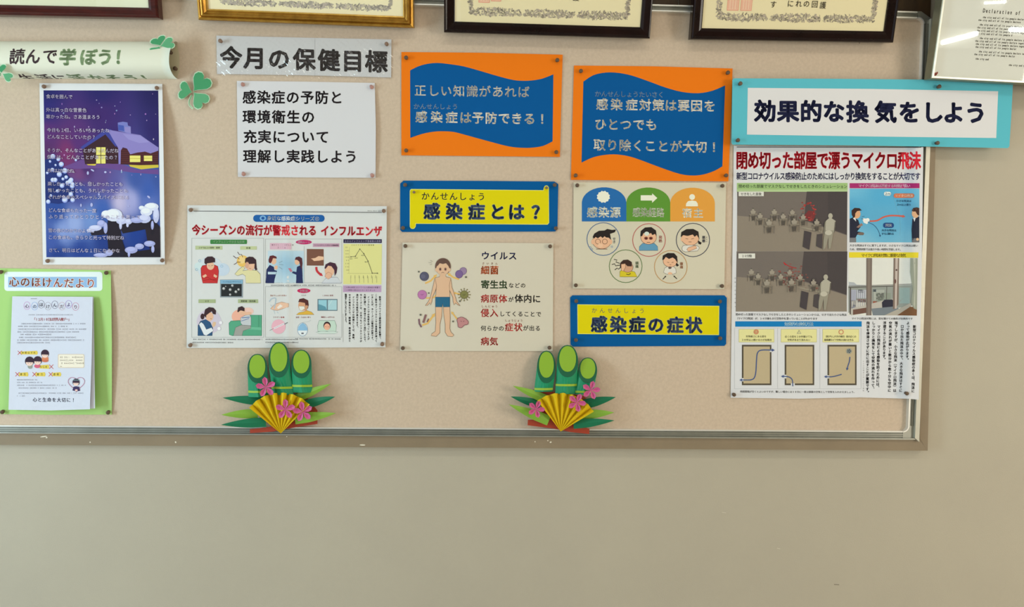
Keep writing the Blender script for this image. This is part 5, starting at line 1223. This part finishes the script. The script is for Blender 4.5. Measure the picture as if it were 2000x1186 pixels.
d.arrow(smooth([(544, 655), (540, 605), (520, 582), (490, 574), (462, 573)], 4), 8, AB, 2.4); d.arrow(smooth([(948, 556), (900, 570), (860, 577), (818, 576)], 3), 8, AB, 2.4); d.arrow(smooth([(1016, 412), (1012, 450), (1000, 486), (994, 510)], 3), 8, AB, 2.4)
d.e(1009, 364, 24, 24, (156, 158, 150), n=12); 
for k in range(5): d.e(1009+11*math.cos(k*1.257), 364+11*math.sin(k*1.257), 8, 6, (84, 96, 104), rot=k*72, n=7)
d.ring(241, 205, 18, 4, (206, 80, 76)); d.ring(241, 205, 9, 4, (206, 80, 76)); d.l([(596, 192), (611, 219), (581, 219)], 4, (84, 90, 130), closed=True); d.ring(944, 206, 18, 4, (206, 96, 90))
d.L = 8
for s_, x_, y_, w_ in (('対角線上にある窓を', 241, 242, 170), ('２か所以上開けるのが効果的', 245, 271, 250), ('近くの窓を２か所開けても', 592, 244, 228), ('空気があまり流れない', 594, 271, 190), ('（窓がもし片方の場合）窓の近くの', 936, 243, 262), ('扇風機などで空気の流れを作る', 925, 271, 244)): d.T(s_, x_-w_/2, y_, x_+w_/2, y_+1, 19, (70, 66, 50), 0.02)
d.done('ventilation_diagram')
d.lay(1)
for s_, x_, a, b_, dx in (('新型コロナウイルス感染症の多くは、飛沫に', 1551, 148, 708, -14), ('よって感染が広がります。', 1497, 118, 452, -8), ('口から出た飛沫の中で、大きな飛沫はすぐに', 1449, 146, 704, -14), ('落下しますが、小さな飛沫（マイクロ飛沫）は', 1400, 118, 704, -14),
                          ('空気の流れが悪いと数分から数十分も空中に', 1352, 118, 704, -10), ('浮遊することがあります。', 1304, 118, 448, -6), ('マイクロ飛沫による感染を防ぐためには、', 1256, 148, 680, -10), ('しっかりと換気をして空気の流れを作って、', 1212, 118, 692, -6), ('飛沫を停滞させずに外に出すことが重要です。', 1166, 118, 722, -6)):
    d.TV(s_, x_, a, b_, 27, (40, 38, 42), 0.035, 1.0, dx)
d.done('vertical_text')
pins(d, 'ventilation news poster', [(1432, 770, 'lower left corner'), (1768, 767.5, 'lower right corner')], 'pin_dark')

# ---- light blue heading card
d = sheet('light_blue_heading_card', 'long light blue card with white panel and navy heading, upper right over the rail', 'sign',
          [(1430.5, 156), (1434, 153), (1620, 153.8), (1800, 155.4), (1974, 157.4), (1978.5, 161), (1975, 230), (1971.5, 286), (1968.5, 289.5), (1820, 286.5), (1650, 284), (1431, 282.6), (1428.6, 279)], (94, 188, 206), 0.0290, None, 0.0002, 'card', part='card_sheet')
d.z(1420, 140, .29); d.p([(140, 109), (960, 116), (1826, 132), (1813, 447), (980, 437), (134, 424)], (222, 222, 226)); d.done('white_panel')
d.lay(4); d.TC('効果的な換気をしよう', [256, 411, 566, 719, 879, 1068, 1229, 1386, 1526, 1675], 264, 276, 152, (30, 34, 66), 0.03); d.done('lettering')
pins(d, 'light blue card', [(1444, 164.8, 'upper left corner'), (1831.5, 170.6, 'upper edge near right end'), (1439.5, 274.8, 'lower left corner'), (1828, 279.8, 'lower edge near right end')])

# ================================================================== ROLLED BANNER, upper left
def roll_profile():
    """closed cross-section: list of (arc length in px, photo y, depth m)"""
    y0, y1, dep = 82.5, 154.0, 0.046
    pts = []
    for i in range(41):
        t = math.pi*i/40
        yy = (y0+y1)/2-(y1-y0)/2*math.cos(t)
        dd = DF+0.0012+dep*(math.sin(t)**0.8)*(0.62+0.38*(1-math.cos(t))/2)*1.12
        pts.append((yy, dd))
    return pts
rp = roll_profile(); ry = np.array([p_[0] for p_ in rp]); rd = np.array([p_[1] for p_ in rp])
rs = np.concatenate([[0], np.cumsum(np.hypot(np.diff(ry), np.diff(rd)*1000/1.1))])
def rollmap(x, s, dd):
    x = np.asarray(x, float); s = np.asarray(s, float)
    y = np.interp(s, rs, ry); de = np.interp(s, rs, rd)
    k = (x-120)*0.0035
    # the banner lies across the board: x measured on the wall plane, depth pushed out along the wall normal
    A = P(x, y+k*0.6, DF+0.0012)
    A[..., 1] = -(de+dd)
    return A
root = empty('rolled_banner', P(150, 154, DF), 'cream paper banner curling forward into a roll, upper left of the board', 'banner')
S_end = rs[-1]
xe = 347
V2 = []; nx = 24; ns = 40
xs_ = np.linspace(-70, xe, nx+1)
Vf = []; Fs = []
for layer, off in enumerate((0.0, -0.0005)):
    for j in range(ns+1):
        for i in range(nx+1): Vf.append(rollmap(xs_[i], S_end*j/ns, off))
m_ = (nx+1)*(ns+1)
for j in range(ns):
    for i in range(nx):
        a = j*(nx+1)+i; Fs.append((a, a+1, a+nx+2, a+nx+1)); Fs.append((a+m_, a+nx+1+m_, a+nx+2+m_, a+1+m_))
for j in range(ns):
    a = j*(nx+1)+nx; Fs.append((a, a+nx+1, a+nx+1+m_, a+m_))
Vf = np.array(Vf)
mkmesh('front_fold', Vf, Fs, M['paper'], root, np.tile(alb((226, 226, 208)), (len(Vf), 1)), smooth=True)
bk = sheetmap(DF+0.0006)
slab('back_fold', [(-70, 84), (150, 84), (346, 86), (350.5, 110), (350, 140), (345, 153), (338, 154.5), (150, 154), (-70, 154)], bk, M['paper'], root, (188, 178, 150), 0.0003)  # same paper as the front; shade inside the roll put into its colour
db = Draw(rollmap, M['paper'], root, None, 3.0)
# unrolled coordinate s for a given photo y
def s_of(y, front=True):
    best = min(range(len(rp)), key=lambda i: 0)
    return 0
ps = P(0, 0, 0)
def s_at(yphoto):
    """arc position whose projection lands on photo row yphoto (front part)"""
    b_ = None
    for i in range(0, 200):
        s = S_end*i/200
        X = rollmap(150., s, 0.)
        r = X-CAM; z = r@_fw; py = CY-F_PX*(r@UP)/z
        if b_ is None or abs(py-yphoto) < b_[0]: b_ = (abs(py-yphoto), s)
    return b_[1]
def xfix(x, s):
    """wall-plane x for which the raised sheet shows at photo column x"""
    t = x
    for _ in range(4):
        X = rollmap(float(t), s, 0.); r = X-CAM; z = r@_fw; t += x-(CX+F_PX*(r@RT)/z)
    return t
s1 = s_at(109); sa, sb = s_at(93), s_at(125)
xa = [xfix(v_, s1) for v_ in (17, 48, 80, 113, 153, 186, 230)]
e1_ = abs(sb-sa)*0.97
def bx(chars, xs_l, s0, em, col, bold, xsq=1.0, slope=0.0):
    db.T(chars, xs_l[0], s0, xs_l[-1]+1e-3, s0+slope, em, col, bold, xsq, xs_l)
db.L = 1; db.cutt = 5
DBR = (74, 58, 62); GRN = (134, 156, 116)
bx('読んで', [xfix(v_, s1) for v_ in (33, 64, 97)], s1, e1_, DBR, 0.018, 30/e1_)
bx('学ぼう！', [xfix(v_, s1+1) for v_ in (132, 172, 205, 231)], s1+1, e1_*1.03, GRN, 0.03, 32/e1_)
s2 = s_at(150.2)+e1_*0.16
bx('生活に', [xfix(v_, s2) for v_ in (54, 88, 118)], s2, e1_*1.0, DBR, 0.018, 30/e1_)
bx('活かそう！', [xfix(v_, s2) for v_ in (151, 188, 222, 256, 283)], s2, e1_*1.0, GRN, 0.026, 32/e1_)
db.step = 3.0
# letters on the roll follow its curve
Vn = np.concatenate(db.V)
db.done('lettering')
pin(335, 103.5, bk, 'dark push pin inside the open right end of the rolled banner, the upper one', 'pin_dark')
pin(344.5, 135, bk, 'dark push pin inside the open right end of the rolled banner, the lower one', 'pin_dark')

# paper clovers
def clover(label, cx, cy, leaves, stem, mp, name='paper_clover'):
    r = empty(name, mp(np.array([cx]), np.array([cy]), 0.0)[0], label, 'decoration', 'paper clovers')
    def solid(nm, pts, off, th, col, cup=0.0):
        slab(nm, pts, lambda x, y, dd: mp(x, y, off+dd+cup*np.hypot(x-cx, y-cy)), M['card'], r, col, th, 4)
    for i, (tx, ty_, ang, L, W) in enumerate(leaves):
        c, s = math.cos(math.radians(ang)), math.sin(math.radians(ang))
        solid('leaflet_border', heart(tx-c*1.2, ty_-s*1.2, ang, L+2.8, W*1.18+3.2), 0.0008, 0.0005, (196, 224, 196), 3e-5)
        solid('leaflet', heart(tx, ty_, ang, L, W*1.18), 0.0014, 0.0004, ((72, 150, 104), (96, 166, 122), (84, 158, 112))[i % 3], 3e-5)
    st = smooth(stem, 5)
    d_ = Draw(mp, M['card'], r, None, 6); d_.curved = False; d_.lay(10); d_.l(st, 3.4, (196, 220, 192)); d_.L = 30; d_.l(st, 1.6, (96, 150, 104), taper=True); d_.done('stem')
    return r
fm = sheetmap(0.017)
clover('green paper clover pinned to the felt between the snow poster and the heading strip', 377, 179,
       [(378, 178, -50, 38, 33), (378.5, 180.5, 50, 32, 29), (375, 180, 192, 25, 29)], [(374.5, 186), (370, 196), (370, 205), (377, 212.5)], fm)
def rf(x, y, dd):
    t = np.clip((np.asarray(x)-285)/55, 0, 1); return P(x, y, 0.049-0.004*t+dd)
clover('green paper clover with curved stem on the right end of the rolled banner', 313, 89,
       [(313, 89, -112, 17, 26), (313, 90, -18, 27, 18), (311, 91, 110, 15, 27)], [(311, 93), (300, 94.5), (293, 98), (285, 106)], rf)
def rf2(x, y, dd): return P(x, y, 0.0575+dd)
clover('pale green paper clover cut off by the left edge on the rolled banner', 3, 142,
       [(3, 142, -100, 15, 18), (5, 144, 30, 20, 14), (2, 143, 170, 18, 20)], [(2, 146), (-6, 150), (-12, 152)], rf2)

# ================================================================== NEW YEAR PINE ORNAMENTS (folded paper)
def kadomatsu(label, ox, oy, s, tubes, leaves, fan, blossoms, basep):
    def q(x, y): return ox+x*s, oy+y*s
    cx, by = q(fan[0], fan[1])
    root = empty('new_year_ornament', P(cx, by, DF), label, 'ornament', 'folded paper New Year ornaments')
    K = 1.62/F_PX*s        # metres per crop unit near the wall
    # base band
    pts = [q(*p_) for p_ in basep]
    slab('red_base_band', pts, lambda x, y, dd: P(x, y, 0.0262+dd), M['fold'], root, (168, 62, 38), 0.003, 400)
    B0 = 0.0232
    # bamboo tubes
    for (xb_, yb_, xt, rx, ytop, ybot, yband, side) in tubes:
        # axis from (xb_,yb_) base centre to xt at the cut; cut ellipse between ytop (back) and ybot (front)
        n = 24; ex = rx; ey = (ybot-ytop)/2; cy_ = (ytop+ybot)/2
        dr = rx*K*0.52
        Vt = []; ring = []
        for i in range(n):
            t = 2*math.pi*i/n
            sx, cz = math.sin(t), math.cos(t)            # cz>0 is the front
            d_ = B0+dr+dr*cz
            fac = abs(sx)**0.9*(1 if sx > 0 else -1)
            Vt.append(((xt+ex*fac, cy_+ey*cz), d_)); ring.append(((xb_+ex*1.0*fac, yb_+6*cz), B0+dr+dr*(1-abs(sx)**0.9)*(1 if cz > 0 else -1)))
        A = np.array([P(*q(*a), dd) for a, dd in Vt]); B = np.array([P(*q(*a), dd) for a, dd in ring])
        Fs = [(i, (i+1) % n, n+(i+1) % n, n+i) for i in range(n)]+[tuple(range(n, 2*n))]
        c = np.tile(alb((18, 142, 98)), (2*n, 1))
        tube = mkmesh('bamboo_tube', np.concatenate([A, B]), Fs, M['fold'], root, c)
        nb = tube
        # rim ring and pale cut face
        cen = A.mean(0); nrm = np.cross(A[6]-cen, A[0]-cen); nrm /= np.linalg.norm(nrm)
        if nrm[1] > 0: nrm = -nrm
        def disc(nm, k, shift, off, col):
            up_ = (A[n//2]-cen)
            D0 = cen+up_*shift+nrm*off; R_ = np.array([D0+(a-cen)*k for a in A]); R2 = R_-nrm*0.0004
            mkmesh(nm, np.concatenate([R_, R2]), [tuple(range(n)), tuple(range(2*n-1, n-1, -1))]+[(i, n+i, n+(i+1) % n, (i+1) % n) for i in range(n)], M['fold'], tube, np.tile(alb(col), (2*n, 1)))
        disc('cut_rim', 1.0, 0, 0.0005, (8, 92, 62)); disc('cut_face', 0.80, 0.13, 0.0012, (136, 176, 46))
        # band
        R1 = []; R2 = []
        for i in range(n):
            t = 2*math.pi*i/n; sx, cz = math.sin(t), math.cos(t); fac = abs(sx)**0.9*(1 if sx > 0 else -1)
            f_ = (yb_-yband)/max(yb_-cy_-ey*cz, 1); d_ = B0+dr+dr*(cz*f_+(1-f_)*(1-abs(sx)**0.9)*(1 if cz > 0 else -1))+(0.0012 if cz > -0.01 else -0.0005)
            xc_ = xb_+(xt-xb_)*f_
            R1.append(P(*q(xc_+ex*1.012*fac, yband-10+5*cz), d_)); R2.append(P(*q(xc_+ex*1.012*fac, yband+14+5*cz), d_))
        mkmesh('lime_band', np.array(R1+R2), [(i, (i+1) % n, n+(i+1) % n, n+i) for i in range(n)], M['fold'], tube, np.tile(alb((150, 186, 46)), (2*n, 1)))
    # leaves: folded along the mid-rib
    for (x0, y0, x1, y1, w_, col, dep) in leaves:
        a = np.array([x0, y0], float); b_ = np.array([x1, y1], float); dv = b_-a; L = np.linalg.norm(dv); dv /= L; nv = np.array([-dv[1], dv[0]])
        Vv = []; N_ = 10
        for i in range(N_+1):
            t = i/N_; h = w_/2*min(1, (math.sin(math.pi*min(1, 0.42+t*0.58))**0.9)*1.05) if t < 1 else 0.3
            for k, o_ in enumerate((-1, 0, 1)):
                p_ = a+dv*L*t+nv*h*o_+np.array([0, 12*math.sin(math.pi*t)*0])
                Vv.append(P(*q(*p_), dep+0.014*t+(0.0032*(h/(w_/2)) if o_ == 0 else 0)))
        Fs = []
        for i in range(N_):
            for k in (0, 1): Fs.append((i*3+k, i*3+k+1, i*3+4+k, i*3+3+k))
        A_ = np.array(Vv); B_ = A_.copy(); B_[:, 1] += 0.0004; m2 = len(A_)
        Fs = Fs+[tuple(j+m2 for j in reversed(f)) for f in Fs]
        mkmesh('bamboo_leaf', np.concatenate([A_, B_]), Fs, M['fold'], root, np.tile(alb(col), (2*m2, 1)))
    # pleated fan
    px_, py_, R, a0, a1, n = fan
    Vv = [P(*q(px_, py_), 0.030)]
    m2 = n*2
    for i in range(m2+1):
        t = math.radians(a0+(a1-a0)*i/m2); hi = i % 2 == 0
        for rr in (0.5, 1.0):
            r_ = R*rr*(1.0 if hi else 0.985)
            dd = 0.0385+0.006*rr+(0.0125 if hi else -0.0085)*rr
            Vv.append(P(*q(px_+r_*math.cos(t), py_-r_*math.sin(t)), dd))
    Fs = []
    for i in range(m2):
        a = 1+i*2; Fs += [(0, a, a+2), (a, a+1, a+3, a+2)]
    A_ = np.array(Vv); B_ = A_.copy(); B_[:, 1] += 0.0004; m3 = len(A_)
    mkmesh('pleated_fan', np.concatenate([A_, B_]), Fs+[tuple(j+m3 for j in reversed(f)) for f in Fs], M['fold'], root, np.tile(alb((226, 196, 32)), (2*m3, 1)))
    # blossoms
    for (bx_, by_, R, rot, dep) in blossoms:
        hub = None
        for k in range(5):
            t = rot+k*72
            def pt(r_, ang, dd):
                tt = math.radians(ang); return P(*q(bx_+r_*math.cos(tt), by_+r_*math.sin(tt)), dep+dd)
            Vv = [pt(0, 0, 0.001), pt(R*.58, t-29, 0.0052), pt(R*.92, t-17, 0.0056), pt(R*1.1, t, 0.0040), pt(R*.92, t+17, 0.0056), pt(R*.58, t+29, 0.0052), pt(R*.66, t, 0.0002)]
            Fs = [(0, 1, 6), (1, 2, 6), (2, 3, 6), (3, 4, 6), (4, 5, 6), (5, 0, 6)]
            A_ = np.array(Vv); B_ = A_.copy(); B_[:, 1] += 0.0004
            pe = mkmesh('blossom_petal', np.concatenate([A_, B_]), Fs+[tuple(j+7 for j in reversed(f)) for f in Fs], M['fold'], hub or root, np.tile(alb((206, 98, 148)), (14, 1)))
            if k == 0: pe.name = 'blossom_petal'
    return root
DG = (6, 112, 76); LGn = (132, 176, 60)
kadomatsu('folded paper New Year ornament with bamboo and yellow fan under the influenza poster', 420, 660, .1771,
          [(478, 650, 468, 110, 178, 500, 590, 0), (748, 625, 705, 116, 48, 440, 545, 0), (962, 600, 952, 112, 132, 446, 525, 0)],
          [(520, 700, 85, 662, 95, DG, 0.028), (470, 835, 70, 850, 100, LGn, 0.031), (560, 930, 66, 960, 105, DG, 0.034),
           (900, 665, 1278, 508, 92, LGn, 0.028), (1000, 735, 1325, 650, 95, DG, 0.030), (880, 900, 1332, 832, 112, LGn, 0.034)],
          (725, 1055, 452, 141, 45, 7), [(560, 545, 104, -98, 0.051), (775, 790, 104, -90, 0.052), (968, 815, 104, -100, 0.050)],
          [(385, 1008), (560, 990), (700, 960), (900, 600), (960, 600), (1130, 800), (1130, 950), (900, 985), (640, 1035), (385, 1052)])
kadomatsu('folded paper New Year ornament with bamboo and yellow fan below the blue symptoms card', 980, 660, .1771,
          [(458, 590, 492, 102, 142, 502, 560, 0), (705, 615, 726, 116, 80, 436, 516, 0), (900, 620, 948, 104, 218, 500, 590, 0)],
          [(520, 690, 122, 530, 95, LGn, 0.028), (430, 740, 98, 648, 90, DG, 0.026), (520, 915, 78, 736, 112, LGn, 0.034),
           (900, 735, 1258, 655, 105, DG, 0.028), (860, 850, 1240, 824, 105, LGn, 0.031), (790, 955, 1242, 912, 100, DG, 0.033)],
          (650, 1034, 428, 127, 31, 7), [(380, 786, 90, -68, 0.052), (828, 715, 96, -66, 0.053), (985, 578, 96, -76, 0.050)],
          [(340, 570), (480, 585), (900, 640), (960, 700), (850, 960), (968, 1005), (965, 1062), (760, 1040), (560, 1000), (285, 965), (288, 905), (450, 900), (420, 640)])
